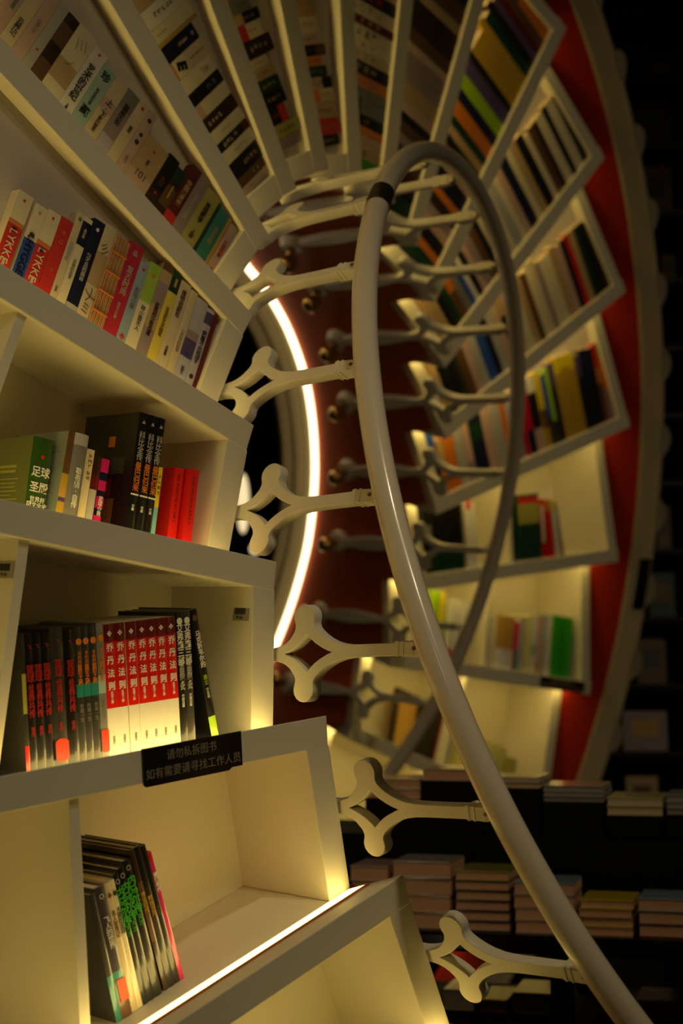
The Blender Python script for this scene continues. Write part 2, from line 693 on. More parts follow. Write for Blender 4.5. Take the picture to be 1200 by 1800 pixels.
def hexc(h):
    r, g, b = [int(h[i:i + 2], 16) / 255 for i in (0, 2, 4)]
    return tuple(c / 12.92 if c <= 0.04045 else ((c + 0.055) / 1.055) ** 2.4 for c in (r, g, b))


PAL = {
    'black': '1a1917', 'dark grey': '3a3936', 'grey': '84827c', 'pale grey': 'bdbab4', 'white': 'f0ece2', 'cream': 'efe2bd', 'beige': 'e2cfa6',
    'tan': 'c9a877', 'brown': '6e4c2c', 'dark brown': '3c2718', 'maroon': '6a1a1a', 'red': 'dd1a10', 'crimson': 'd10f3c', 'orange': 'e5821e',
    'yellow': 'f0d81e', 'gold': 'c9a22e', 'olive': 'b5b04e', 'lime': 'a8d518', 'green': '2fa31e', 'dark green': '17402a', 'teal': '2f8f86',
    'pale teal': 'a9cfc4', 'blue': '2c56b8', 'pale blue': '9db6cf', 'navy': '161d3f', 'purple': '5b4a80', 'mauve': 'a58f92', 'dark mauve': '443d48', 'dull red': 'b0251c', 'lavender': 'c4bfd2', 'slate': '8b9690', 'moss': '6f7a38', 'leaf green': '35591d', 'pink': 'e02a74',
    'dusty pink': 'd6b3a4', 'bright green': '35b81c', 'pale yellow': 'e6e08a', 'ochre': 'd2a24c', 'aqua': '7fd0d4',
}


def duller(k):                # how far the spine colours are darkened, set bay by bay
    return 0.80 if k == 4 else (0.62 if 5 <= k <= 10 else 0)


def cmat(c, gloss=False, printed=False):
    if printed:               # printed spines: colour darkened by the bay's factor and slightly greyed
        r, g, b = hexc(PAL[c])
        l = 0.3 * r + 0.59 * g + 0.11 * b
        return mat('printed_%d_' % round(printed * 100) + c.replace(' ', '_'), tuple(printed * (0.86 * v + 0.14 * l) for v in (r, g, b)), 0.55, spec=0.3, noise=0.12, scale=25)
    nm = ('wrapped_' if gloss else 'cover_') + c.replace(' ', '_')
    return mat(nm, hexc(PAL[c]), 0.30 if gloss else 0.5, coat=1.0 if gloss else 0.0, noise=0.06, scale=40)


def book_mesh(w, h, d, base, bands, gloss, bulge, hollow, printed=False):
    """Spine towards +z, standing on y=0, centred on x.  bands: (y0, y1, colour) as fractions."""
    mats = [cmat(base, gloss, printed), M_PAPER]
    idx = {base: 0}
    for b in bands:
        if b[2] not in idx:
            idx[b[2]] = len(mats)
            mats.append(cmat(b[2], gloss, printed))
    levels = sorted({0.0, 1.0, *[b[0] for b in bands], *[b[1] for b in bands]})
    n = 4
    arc = [(-w / 2 + w * i / n, bulge * (1 - (2 * i / n - 1) ** 2)) for i in range(n + 1)]
    V_, F_, I_ = [], [], []
    t = min(0.0022, w * 0.16)
    ins = 0.0035
    if hollow:
        prof = arc + [(w / 2, -d), (w / 2 - t, -d), (w / 2 - t, -t), (-w / 2 + t, -t), (-w / 2 + t, -d), (-w / 2, -d)]
    else:
        prof = arc + [(w / 2, -d), (-w / 2, -d)]
    m = len(prof)
    for y in levels:
        V_ += [(x, y * h, z) for x, z in prof]
    for li in range(len(levels) - 1):
        mid = (levels[li] + levels[li + 1]) / 2
        ci = 0
        for b in bands:
            if b[0] <= mid <= b[1]:
                ci = idx[b[2]]
        for j in range(m):
            q = (j + 1) % m
            F_.append((li * m + j, li * m + q, (li + 1) * m + q, (li + 1) * m + j))
            I_.append(ci if j < n else 0)
    top = (len(levels) - 1) * m
    if hollow:
        F_ += [tuple(range(m - 1, -1, -1)), tuple(range(top, top + m))]
        I_ += [0, 0]
        pages = box(-w / 2 + t, w / 2 - t, ins, h - ins, -d + ins, -t)
    else:
        F_ += [tuple(range(m - 1, -1, -1)), tuple(range(top, top + m))]
        I_ += [1, 1]
        pages = None
    me = bpy.data.meshes.new('book')
    me.from_pydata(V_, [], F_)
    for q in mats:
        me.materials.append(q)
    for p, i in zip(me.polygons, I_):
        p.material_index = i
    me.update()
    return me, pages


def glyphs(w, h, n, rnd):
    """n unreadable printed characters running down a spine, as small strokes"""
    V_, F_ = [], []
    s = min(w * 0.62, h / n * 0.82)
    for i in range(n):
        cy = h / 2 - (i + 0.5) * h / n
        for _ in range(rnd.choice((3, 4, 4, 5))):
            if rnd.random() < 0.55:
                a, b = s * rnd.uniform(.5, 1), s * rnd.uniform(.10, .17)
            else:
                a, b = s * rnd.uniform(.10, .17), s * rnd.uniform(.4, .95)
            x = rnd.uniform(-.5, .5) * (s - a)
            y = cy + rnd.uniform(-.5, .5) * (s - b)
            o = len(V_)
            V_ += [(x - a / 2, y - b / 2, 0), (x + a / 2, y - b / 2, 0), (x + a / 2, y + b / 2, 0), (x - a / 2, y + b / 2, 0)]
            F_.append((o, o + 1, o + 2, o + 3))
    return V_, F_


BOOK_CACHE = {}


def shelf_matrix(k, mode, x, up, set_back, lean, yaw):
    um = unit_frame(k)
    if mode == 'low':         # stands on the ledge of the step below; local x runs towards the rail
        ex = Vector((CB, SB, 0))
        ey = Vector((SB, -CB, 0))
        base = ex * x + ey * up + Vector((-SB, CB, 0)) * LED_Y
        bx = -ex
    else:                     # stands on this unit's own leading board
        ex = Vector((1, 0, 0))
        ey = Vector((0, 1, 0))
        base = Vector((x, TB + up, 0))
        bx = ex
    base.z = face_z(base.x if mode != 'low' else x) - set_back
    m = Matrix.Identity(4)
    for i, c in enumerate((bx, ey, Vector((0, 0, 1)))):
        for j in range(3):
            m[j][i] = c[j]
    m.translation = base * S
    return um @ m @ Matrix.Rotation(lean, 4, 'Z') @ Matrix.Rotation(yaw, 4, 'Y')


COUNT = {'n': 0}


def in_view(p, margin=90):
    q = ROT.transposed() @ (p - Vector((0, 0, EYE)))
    if q.z < 0.3:
        return False
    px = 600 + 3031.2 * q.x / q.z
    py = 900 + 3031.2 * q.y / q.z
    return -margin < px < 1200 + margin and -margin < py < 1800 + margin


def put_book(k, mode, x, w, h, base, label, group, bands=(), gloss=False, d=0.125, set_back=0.012, lean=0.0, yaw=0.0,
             bulge=None, hollow=False, letters=None, marks=None, up=0.0006, key=None, name='book'):
    """letters: list of (text, y_frac, size, colour, rot, bold); marks: (colour, y0, y1, n)"""
    if k >= 14:
        x -= 0.012 * max(0.0, (1.6 - x) / 0.58)
    if 4 <= k <= 14:
        d, hollow, bulge, set_back = 0.0195, False, 0.0008, 0.0085 + (set_back * 37 % 1) * 0.002
    if k <= 14:
        lo = {1: .014, 2: .017, 3: .05, 4: .087, 5: .113, 6: .145, 7: .15, 8: .15}.get(k, 0.0) / h if mode == 'low' else 0.0
        up_f = lambda q: lo + (1 - lo) * q
        bands = [(0 if b[0] <= 0 else up_f(b[0]), up_f(b[1]), b[2]) for b in bands]
        letters = [(t_, up_f(yf_), *r_) for t_, yf_, *r_ in letters] if letters else letters
        if marks:
            marks = [(c_, up_f(a_), up_f(b_), n_) for c_, a_, b_, n_ in (marks if isinstance(marks, list) else [marks])]
    mt = shelf_matrix(k, mode, x, up, set_back, lean, yaw)
    if not in_view(mt @ Vector((0, h * S / 2, 0))):
        return None
    bu = (w * 0.10 if bulge is None else bulge) * S
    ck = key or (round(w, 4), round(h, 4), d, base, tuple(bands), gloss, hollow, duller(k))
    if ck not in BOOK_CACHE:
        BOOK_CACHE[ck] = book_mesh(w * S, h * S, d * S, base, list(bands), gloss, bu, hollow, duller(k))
    me, pages = BOOK_CACHE[ck]
    o = obj_from(name, me, mtx=mt)
    tag(o, label, 'book', group)
    if pages:
        pk = ('pages', ck)
        if pk not in BOOK_CACHE:
            q = bpy.data.meshes.new('page_block')
            q.from_pydata([tuple(a) for a in pages[0]], [], pages[1])
            q.materials.append(M_PAPER)
            BOOK_CACHE[pk] = q
        obj_from('page_block', BOOK_CACHE[pk], o, Matrix.Identity(4))
    if letters:
        for (t, yf, size, col, rot, bold) in letters:
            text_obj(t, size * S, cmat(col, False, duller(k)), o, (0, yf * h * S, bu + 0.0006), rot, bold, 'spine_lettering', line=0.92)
    if marks:
        for (col, y0, y1, n) in (marks if isinstance(marks, list) else [marks]):
            rnd = random.Random(hash((k, round(x, 3), n)) % 9999)
            gv, gf = glyphs(w * S, (y1 - y0) * h * S, n, rnd)
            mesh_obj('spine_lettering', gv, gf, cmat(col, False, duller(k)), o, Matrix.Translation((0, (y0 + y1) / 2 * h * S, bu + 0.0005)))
    COUNT['n'] += 1
    return o


def V4(t):
    return '\n'.join(t)


# ---- bay with the seven red and white volumes (k = 2)
G2 = 'books in the barcode bay'
e2 = [1.432, 1.425, 1.413, 1.399, 1.385, 1.363, 1.344, 1.332, 1.32, 1.307, 1.294, 1.277, 1.257, 1.237, 1.219, 1.202, 1.184, 1.165, 1.151, 1.137]
ORD = ['first', 'second', 'third', 'fourth', 'fifth', 'sixth', 'seventh', 'eighth', 'ninth', 'tenth', 'eleventh', 'twelfth', 'thirteenth', 'fourteenth', 'fifteenth',
       'sixteenth', 'seventeenth', 'eighteenth', 'nineteenth', 'twentieth', 'twenty-first', 'twenty-second', 'twenty-third', 'twenty-fourth', 'twenty-fifth',
       'twenty-sixth', 'twenty-seventh', 'twenty-eighth', 'twenty-ninth', 'thirtieth', 'thirty-first', 'thirty-second', 'thirty-third', 'thirty-fourth', 'thirty-fifth',
       'thirty-sixth', 'thirty-seventh', 'thirty-eighth']


def mid(e, i):
    return (e[i] + e[i + 1]) / 2, abs(e[i] - e[i + 1]) - 0.0006


def disc_sticker(o, w, y, r, bu):
    v, f = cyl((0, y * S, bu + 0.0003), (0, 0, 1), r * S, 0.0004, 28)
    v = [(max(-w * S / 2, min(w * S / 2, a)), b, c) for a, b, c in v]
    mesh_obj('round_sticker', v, f, mat('sticker_red', hexc('d8402c'), 0.4), o, Matrix.Identity(4))['label'] = 'round red sticker'


x, w = mid(e2, 0)
put_book(2, 'low', x, w, .190, 'dark grey', 'thin dark wrapped book beside the divider, red label at its foot', G2, bands=[(0, .16, 'red'), (.4, .7, 'olive')], gloss=True, hollow=True)
red5 = ['first black book with red characters from the divider', 'second black book with red characters from the divider', 'third black book with red characters from the divider',
        'grey wrapped book with red characters and big round red sticker', 'black book with red characters right of the round red sticker']
for i in range(5):
    x, w = mid(e2, i + 1)
    stick = i == 3
    o = put_book(2, 'low', x, w, .193 if stick else .189, 'dark grey' if stick else 'black', red5[i], G2, gloss=True, hollow=True,
                 letters=[('飞', .90, .006, 'dull red', 0, .02), (V4('篮球'), .70, .0125, 'dull red', 0, .014), (V4('经典'), .62 - .05, .009, 'dull red', 0, .014), (V4('乔丹传'), .45, .0105, 'dull red', 0, .014), (V4('著作'), .26, .007, 'dull red', 0, 0)])
    if o and stick:
        disc_sticker(o, w, .032, .0155, w * .1 * S)
for i in range(4):
    x, w = mid(e2, i + 6)
    g = i == 3
    o = put_book(2, 'low', x, w, .193 if g else .191, 'grey' if g else 'dark grey',
                 ['first dark book with orange circle and teal waist', 'second dark book with orange circle and teal waist', 'third dark book with orange circle and teal waist',
                  'grey wrapped book with half red sticker left of the red volumes'][i], G2, gloss=True, hollow=True,
                 bands=[(.46, .56, 'teal')] if not g else [(.46, .6, 'pale teal')],
                 letters=[('●', .885, .012, 'orange', 0, 0), (V4('不朽的'), .76, .0062, 'orange', 0, .0), (V4('篮球之神'), .63, .0075, 'orange', 0, .02), (V4('传奇一生'), .34, .0065, 'grey', 0, 0)])
    if o and g:
        disc_sticker(o, w, .034, .0155, w * .1 * S)
for i in range(7):
    x, w = mid(e2, i + 10)
    put_book(2, 'low', x, .0183, .190, 'white', '%s red and white book with white title, counted from the left' % ORD[i], G2, bands=[(.34, .86, 'red'), (.86, 1, 'maroon')], gloss=True, hollow=True,
             key=('redwhite',), bulge=.0012,
             letters=[('❖', .925, .008, 'white', 0, 0), (V4('乔'), .815, .0125, 'white', 0, .014), (V4('丹'), .715, .0125, 'white', 0, .014), (V4('法'), .615, .0125, 'white', 0, .014), (V4('则'), .515, .0125, 'white', 0, .014),
                      (V4('篮球之神'), .425, .0046, 'white', 0, 0), (V4('出版社'), .09, .0042, 'grey', 0, 0)])
for i, (lab, g) in enumerate([('black book with white title just right of the red volumes', 'black'), ('grey wrapped book with white title, right of the black one', 'dark grey')]):
    x, w = mid(e2, i + 17)
    put_book(2, 'low', x, w, .196, g, lab, G2, gloss=True, hollow=True, bulge=.001,
             letters=[('●', .925, .013, 'white', 0, 0), (V4('艾弗森三部'), .74, .0125, 'white', 0, .014), (V4('自由的方式'), .5, .009, 'pale grey', 0, .02), (V4('中国出版'), .3, .005, 'white', 0, 0)])
put_book(2, 'low', 1.0975, .0135, .200, 'black', 'leaning black book with lime green foot beside the barcode sticker', G2, bands=[(0, .14, 'lime')], gloss=True, hollow=True, lean=math.radians(9.5), bulge=.001,
         letters=[('●', .93, .012, 'brown', 0, 0), (V4('马克斯韦尔的'), .68, .0098, 'white', 0, .014), (V4('勇士'), .435, .008, 'lime', 0, 0), (V4('作者著'), .33, .0055, 'pale grey', 0, 0)])

# ---- bay below the notice (k = 1)
G1 = 'books in the notice bay'
e1 = [1.419, 1.409, 1.391, 1.38, 1.371, 1.361, 1.349, 1.335, 1.331, 1.322, 1.31, 1.3, 1.292]
spec1 = [(0, 1, .186, 'dark grey', [(0, .3, 'teal')], 'thin dark blue book against the divider, teal foot', None),
         (1, 2, .19, 'dark mauve', [(0, .08, 'brown'), (.08, .3, 'teal')], 'dark mauve book with teal foot and orange sticker', [('○', .92, .009, 'white', 0, 0), (V4('飞人的世界'), .62, .0095, 'white', 0, 0)]),
         (2, 3, .188, 'beige', [], 'first beige book left of the green lettered books', [('●', .9, .008, 'brown', 0, 0), (V4('名人堂传记'), .66, .008, 'brown', 0, 0)]),
         (3, 4, .189, 'cream', [], 'second beige book, touching the green lettered books', [('●', .89, .008, 'dark brown', 0, 0), (V4('大师的足球'), .66, .008, 'dark green', 0, 0)]),
         (4, 5, .193, 'black', [], 'leftmost black book with bright green characters', 'g'), (5, 6, .197, 'black', [], 'middle black book with bright green characters', 'g'),
         (6, 7, .203, 'black', [], 'rightmost black book with bright green characters', 'g'),
         (8, 9, .212, 'dark brown', [(.3, .75, 'brown')], 'first tall black and gold book', [(V4('黄金时代'), .6, .008, 'gold', 0, 0)]),
         (9, 10, .212, 'black', [(.35, .7, 'dark brown')], 'second tall black and gold book', [(V4('辉煌岁月'), .55, .008, 'gold', 0, 0)]),
         (10, 11, .209, 'black', [], 'tall plain black book next to the pink one', [(V4('足球'), .5, .008, 'brown', 0, 0)]),
         (11, 12, .196, 'pink', [(.93, 1, 'red')], 'thin pink book at the right end under the notice', [(V4('青春年代'), .75, .0075, 'white', 0, .02)])]
for a, b, h, c, bands, lab, let in spec1:
    h -= .012
    x, w = (e1[a] + e1[b]) / 2, e1[a] - e1[b] - .0006
    if let == 'g':
        let = [('○', .94, .009, 'pale grey', 0, 0), (V4('内马尔传'), .73, .0145, 'bright green', 0, .014), (V4('天才'), .53, .009, 'bright green', 0, 0)]
    o = put_book(1, 'low', x, w, h, c, lab, G1, bands=bands, gloss=True, hollow=True, set_back=.034 + .006 * (a / 11), letters=let, lean=math.radians(-1.5 + .3 * a))
    if o and a == 1:
        vv, ff = box(-.006 * S, .0085 * S, .022 * S, .052 * S, .0025, .0030)
        mesh_obj('price_sticker', vv, ff, mat('sticker_orange', hexc('e0562a'), 0.4), o, Matrix.Identity(4))['label'] = 'orange sticker'

# ---- bay with the thick green book (k = 3)
G3 = 'books in the green football book bay'
gb = put_book(3, 'low', 1.3363, .0352, .156, 'moss', 'thick green book with white title, its pale green side turned outward', G3, bands=[(0, 1, 'leaf green')], gloss=True, hollow=True, set_back=.035, up=.001, bulge=.003,
              letters=[('●', .74, .007, 'red', 0, 0), ('足球', .54, .0158, 'white', 0, .014), ('圣殿', .33, .0158, 'white', 0, .014), ('世界杯\n图文全史', .13, .0088, 'white', 0, .01), ('出版社', .02, .004, 'white', 0, 0)])
ob = put_book(3, 'low', 1.3107, .0126, .172, 'slate', 'pale grey covered book with brown and gold spine, right of the thick green one', G3,
              bands=[(0, .17, 'gold'), (.17, .22, 'purple'), (.22, .34, 'ochre'), (.34, .50, 'gold'), (.50, 1, 'brown')], gloss=True, hollow=True, set_back=.015, lean=math.radians(-2.5))


def cover_lines(o, w, rows, colour, z0=-.105, z1=-.02):
    parts = []
    rnd_ = random.Random(3)
    for y, t in rows:
        parts.append(box((-w / 2 - .0006) * S, (-w / 2 - .0001) * S, y * S, (y + t) * S, (z0 + rnd_.uniform(0, .006)) * S, (z1 - rnd_.uniform(0, .02)) * S))
    vv, ff = merge(*parts)
    mesh_obj('cover_print', vv, ff, cmat(colour), o, Matrix.Identity(4))


cover_lines(gb, .0352, [(.112, .004), (.105, .004)] + [(.066 + .0058 * i, .0016) for i in range(6)] + [(.050 + .0055 * i, .0014) for i in range(3)], 'olive')
cover_lines(ob, .0126, [(.066 + .0075 * i, .0014) for i in range(12)], 'grey', -.05, -.012)
put_book(3, 'low', 1.291, .0260, .172, 'grey', 'wrapped grey and blue book with pale rounded top', G3, bands=[(.86, 1, 'pale grey')], gloss=True, hollow=True, lean=math.radians(-1.5), set_back=.015, bulge=.005,
         letters=[(V4('勒布朗·自传'), .36, .0105, 'white', 0, .014)])
put_book(3, 'low', 1.2668, .0138, .155, 'beige', 'thin beige book right of the rounded grey one', G3, hollow=True, set_back=.02, lean=math.radians(-1.5), marks=('brown', .55, .95, 5))
put_book(3, 'low', 1.249, .0128, .150, 'dark brown', 'dark wrapped book between beige and pink banded books', G3, bands=[(0, .5, 'pale grey'), (.5, .7, 'maroon')], gloss=True, hollow=True, set_back=.025, lean=math.radians(-1.5))
put_book(3, 'low', 1.227, .0140, .150, 'pink', 'pink and navy banded book', G3, bands=[(.0, .05, 'white'), (.16, .27, 'navy'), (.44, .53, 'navy'), (.68, .8, 'navy')], gloss=True, hollow=True, set_back=.035, lean=math.radians(-2),
         letters=[(V4('足球小将'), .3, .008, 'white', 0, .01)])
for i, (a, wd) in enumerate(((1.1839, .0169), (1.1666, .0169), (1.1501, .0152))):
    bb = put_book(3, 'low', a, wd, .226, 'black', ['left', 'middle', 'right'][i] + ' tall black book with orange and white title', G3, gloss=True, hollow=True, lean=math.radians(-.5), set_back=.010,
                  key=('blk3', wd), letters=[('▲', .925, .007, 'pale grey', 0, 0), (V4('科比全传'), .72, .0118, 'pale grey', 0, .008), (V4('曼巴归来'), .46, .0118, 'orange', 0, .008), ('▬▬', .31, .007, 'white', 0, .02), (V4('珍藏'), .2, .005, 'white', 0, 0)])
    if i == 0:
        parts_ = []
        for (y0, y1, z0, z1, c) in ((.055, .098, -.085, -.035, 'brown'), (.100, .128, -.075, -.045, 'maroon'), (.176, .192, -.062, -.048, 'orange'), (.135, .160, -.05, -.02, 'dark grey')):
            vv, ff = box((-wd / 2 - .0007) * S, (-wd / 2 - .0001) * S, y0 * S, y1 * S, z0 * S, z1 * S)
            mesh_obj('cover_picture', vv, ff, cmat(c, True), bb, Matrix.Identity(4))
put_book(3, 'low', 1.1395, .0060, .190, 'purple', 'thin grey purple book behind the yellow pair', G3, hollow=True, set_back=.02)
for i, xx in enumerate((1.1302, 1.1212)):
    put_book(3, 'low', xx, .0086, .158, 'aqua', ['left', 'right'][i] + ' thin yellow and aqua book', G3, bands=[(.44, 1, 'yellow')], hollow=True, key=('yel3',), set_back=.03, marks=('dark grey', .6, .9, 4))
put_book(3, 'low', 1.0940, .0172, .162, 'red', 'left red book of the red pair', G3, hollow=True, set_back=.018, bulge=0, marks=('maroon', .25, .92, 12))
put_book(3, 'low', 1.0713, .0178, .164, 'red', 'right red book of the red pair', G3, hollow=True, set_back=.009, bulge=0, marks=('maroon', .25, .92, 12))

# ---- first tilted bay (k = 4)
G4 = 'books in the crimson spine bay'
e4 = [1.451, 1.423, 1.418, 1.395, 1.369, 1.345, 1.331, 1.314, 1.291, 1.268, 1.238, 1.209, 1.19, 1.166, 1.143, 1.123, 1.1, 1.083, 1.057, 1.04, 1.03]
R90 = -math.pi / 2
spec4 = [(0, 1, .196, 'cream', [(0, .56, 'red'), (.56, .62, 'orange')], 'cream and red book lettered LYKKE, leftmost of its kind', [('LYKKE', .28, .019, 'cream', R90, .0), ('●', .90, .006, 'red', 0, 0), ('家', .50, .008, 'navy', 0, .014), (V4('幸福'), .07, .006, 'cream', 0, .014)]),
         (2, 3, .193, 'cream', [(.02, .52, 'blue')], 'cream and blue book lettered HYGGE', [('HYGGE', .27, .018, 'navy', R90, .02), ('●', .90, .006, 'orange', 0, 0), ('♨', .57, .012, 'dark brown', 0, .02)]),
         (3, 4, .197, 'cream', [(0, .52, 'red'), (.52, .58, 'orange')], 'cream and red book lettered LYKKE, right of the blue one', [('LYKKE', .27, .019, 'cream', R90, 0), ('●', .91, .006, 'red', 0, 0), ('家', .47, .008, 'navy', 0, .014), (V4('幸福'), .06, .006, 'cream', 0, .014)]),
         (4, 5, .199, 'red', [], 'plain red book among cream spines', [('☼', .82, .008, 'orange', 0, 0), ('⌂', .70, .009, 'orange', 0, 0), ('☼', .32, .007, 'orange', 0, 0)]),
         (5, 6, .221, 'beige', [], 'first pale book right of the plain red one', [('●', .93, .008, 'teal', 0, 0), (V4('风物志集'), .55, .009, 'pale grey', 0, 0), (V4('新星'), .12, .005, 'grey', 0, 0)]),
         (6, 7, .221, 'cream', [(.68, .95, 'navy')], 'pale book with navy top label', [(V4('设计史'), .82, .0055, 'cream', 0, 0), (V4('日常的风景'), .4, .007, 'grey', 0, 0)]),
         (7, 8, .228, 'navy', [(0, .07, 'pale grey')], 'tall navy book with white emblem', [('●', .90, .008, 'white', 0, 0), (V4('看不见的森林'), .48, .0085, 'pale grey', 0, .02)]),
         (8, 9, .232, 'beige', [(.35, .7, 'tan')], 'tan book with drawn branches', [('彡', .75, .02, 'brown', .3, -.01), ('乂', .25, .022, 'brown', .5, -.01), ('ミ', .1, .02, 'brown', 0, -.01)]),
         (9, 10, .226, 'orange', 'bamboo', 'bamboo slat patterned book with orange cords', None),
         (10, 11, .232, 'crimson', [], 'crimson book with pale vertical title', [('品', .90, .010, 'dusty pink', 0, .02), (V4('复古时尚'), .60, .0135, 'dusty pink', 0, .01), (V4('潮流文化著'), .27, .006, 'dusty pink', 0, 0)]),
         (11, 12, .213, 'pale blue', [], 'blue grey book right of the crimson one', [('●', .91, .007, 'red', 0, 0), (V4('和味小厨'), .55, .010, 'grey', 0, .01), ('❖', .07, .011, 'red', 0, 0)]),
         (12, 13, .222, 'cream', [(.55, 1, 'lime')], 'cream book with lime green upper half', [('●', .86, .009, 'orange', 0, 0), (V4('林小姐大人'), .36, .0095, 'dark grey', 0, 0)]),
         (13, 14, .234, 'tan', [(.0, .3, 'mauve'), (.55, .8, 'mauve'), (.93, 1, 'brown')], 'brown photographic spine between lime and yellow books', [(V4('此间的少年风景'), .4, .009, 'dark brown', 0, .02)]),
         (14, 15, .236, 'yellow', [(.78, 1, 'dark green')], 'yellow book with dark green top', [('▮', .89, .014, 'tan', 0, .014), (V4('生活的艺术随笔'), .45, .008, 'brown', 0, 0)]),
         (15, 16, .240, 'beige', [], 'beige book with brown upper title', [(V4('植物收藏家'), .75, .0105, 'brown', 0, .01), (V4('作者著'), .2, .006, 'dark brown', 0, 0)]),
         (16, 17, .236, 'beige', [], 'plain pale book right of the brown titled one', [(V4('小森林的故事'), .4, .0075, 'mauve', 0, 0)]),
         (17, 18, .237, 'lavender', [(.28, .5, 'purple'), (.5, .6, 'mauve')], 'lavender and blue picture spine', [(V4('海'), .3, .010, 'blue', 0, .02), (V4('远方'), .12, .008, 'purple', 0, 0)]),
         (18, 19, .230, 'lavender', [(.8, .95, 'purple')], 'pale lavender book with dark vertical title', [(V4('我是个满脑子'), .5, .0105, 'dark grey', 0, .02), ('●', .12, .011, 'dark grey', 0, 0)]),
         (19, 20, .222, 'maroon', [], 'dark red book at the rail end', None)]
for a, b, h, c, bands, lab, let in spec4:
    x, w = (e4[a] + e4[b]) / 2, e4[a] - e4[b] - .0006
    avail = x * math.tan(BETA) + LED_Y / CB - TB - .006
    h = min(h + .012, avail)
    if bands == 'bamboo':
        o = put_book(4, 'low', x, w, h, 'tan', lab, G4, hollow=True)
        if o:
            vs_, fs_ = [], []
            rnd = random.Random(5)
            n = 9
            parts, cols = [], []
            for i in range(n):
                xx = -w / 2 + w * (i + .5) / n
                parts.append(box((xx - w / n * .28) * S, (xx + w / n * .28) * S, .002, h * S - .002, .0005, .0034 + .001 * (i % 2)))
            vv, ff = merge(*parts)
            mesh_obj('bamboo_slats', vv, ff, mat('bamboo', hexc('c39463'), .5, noise=.35, scale=60), o, Matrix.Identity(4))
            cords = [box(-w / 2 * S, w / 2 * S, (yf * h - .0012) * S, (yf * h + .0012) * S, .001, .006) for yf in (.04, .18, .32, .46, .60, .74, .88)]
            for vv, ff in cords:
                mesh_obj('binding_cord', vv, ff, mat('orange_cord', hexc('c8742c'), .6), o, Matrix.Identity(4))['label'] = 'orange binding cord'
        continue
    put_book(4, 'low', x, w, h, c, lab, G4, bands=bands, hollow=True, letters=let, set_back=.010 if a % 3 else .014)

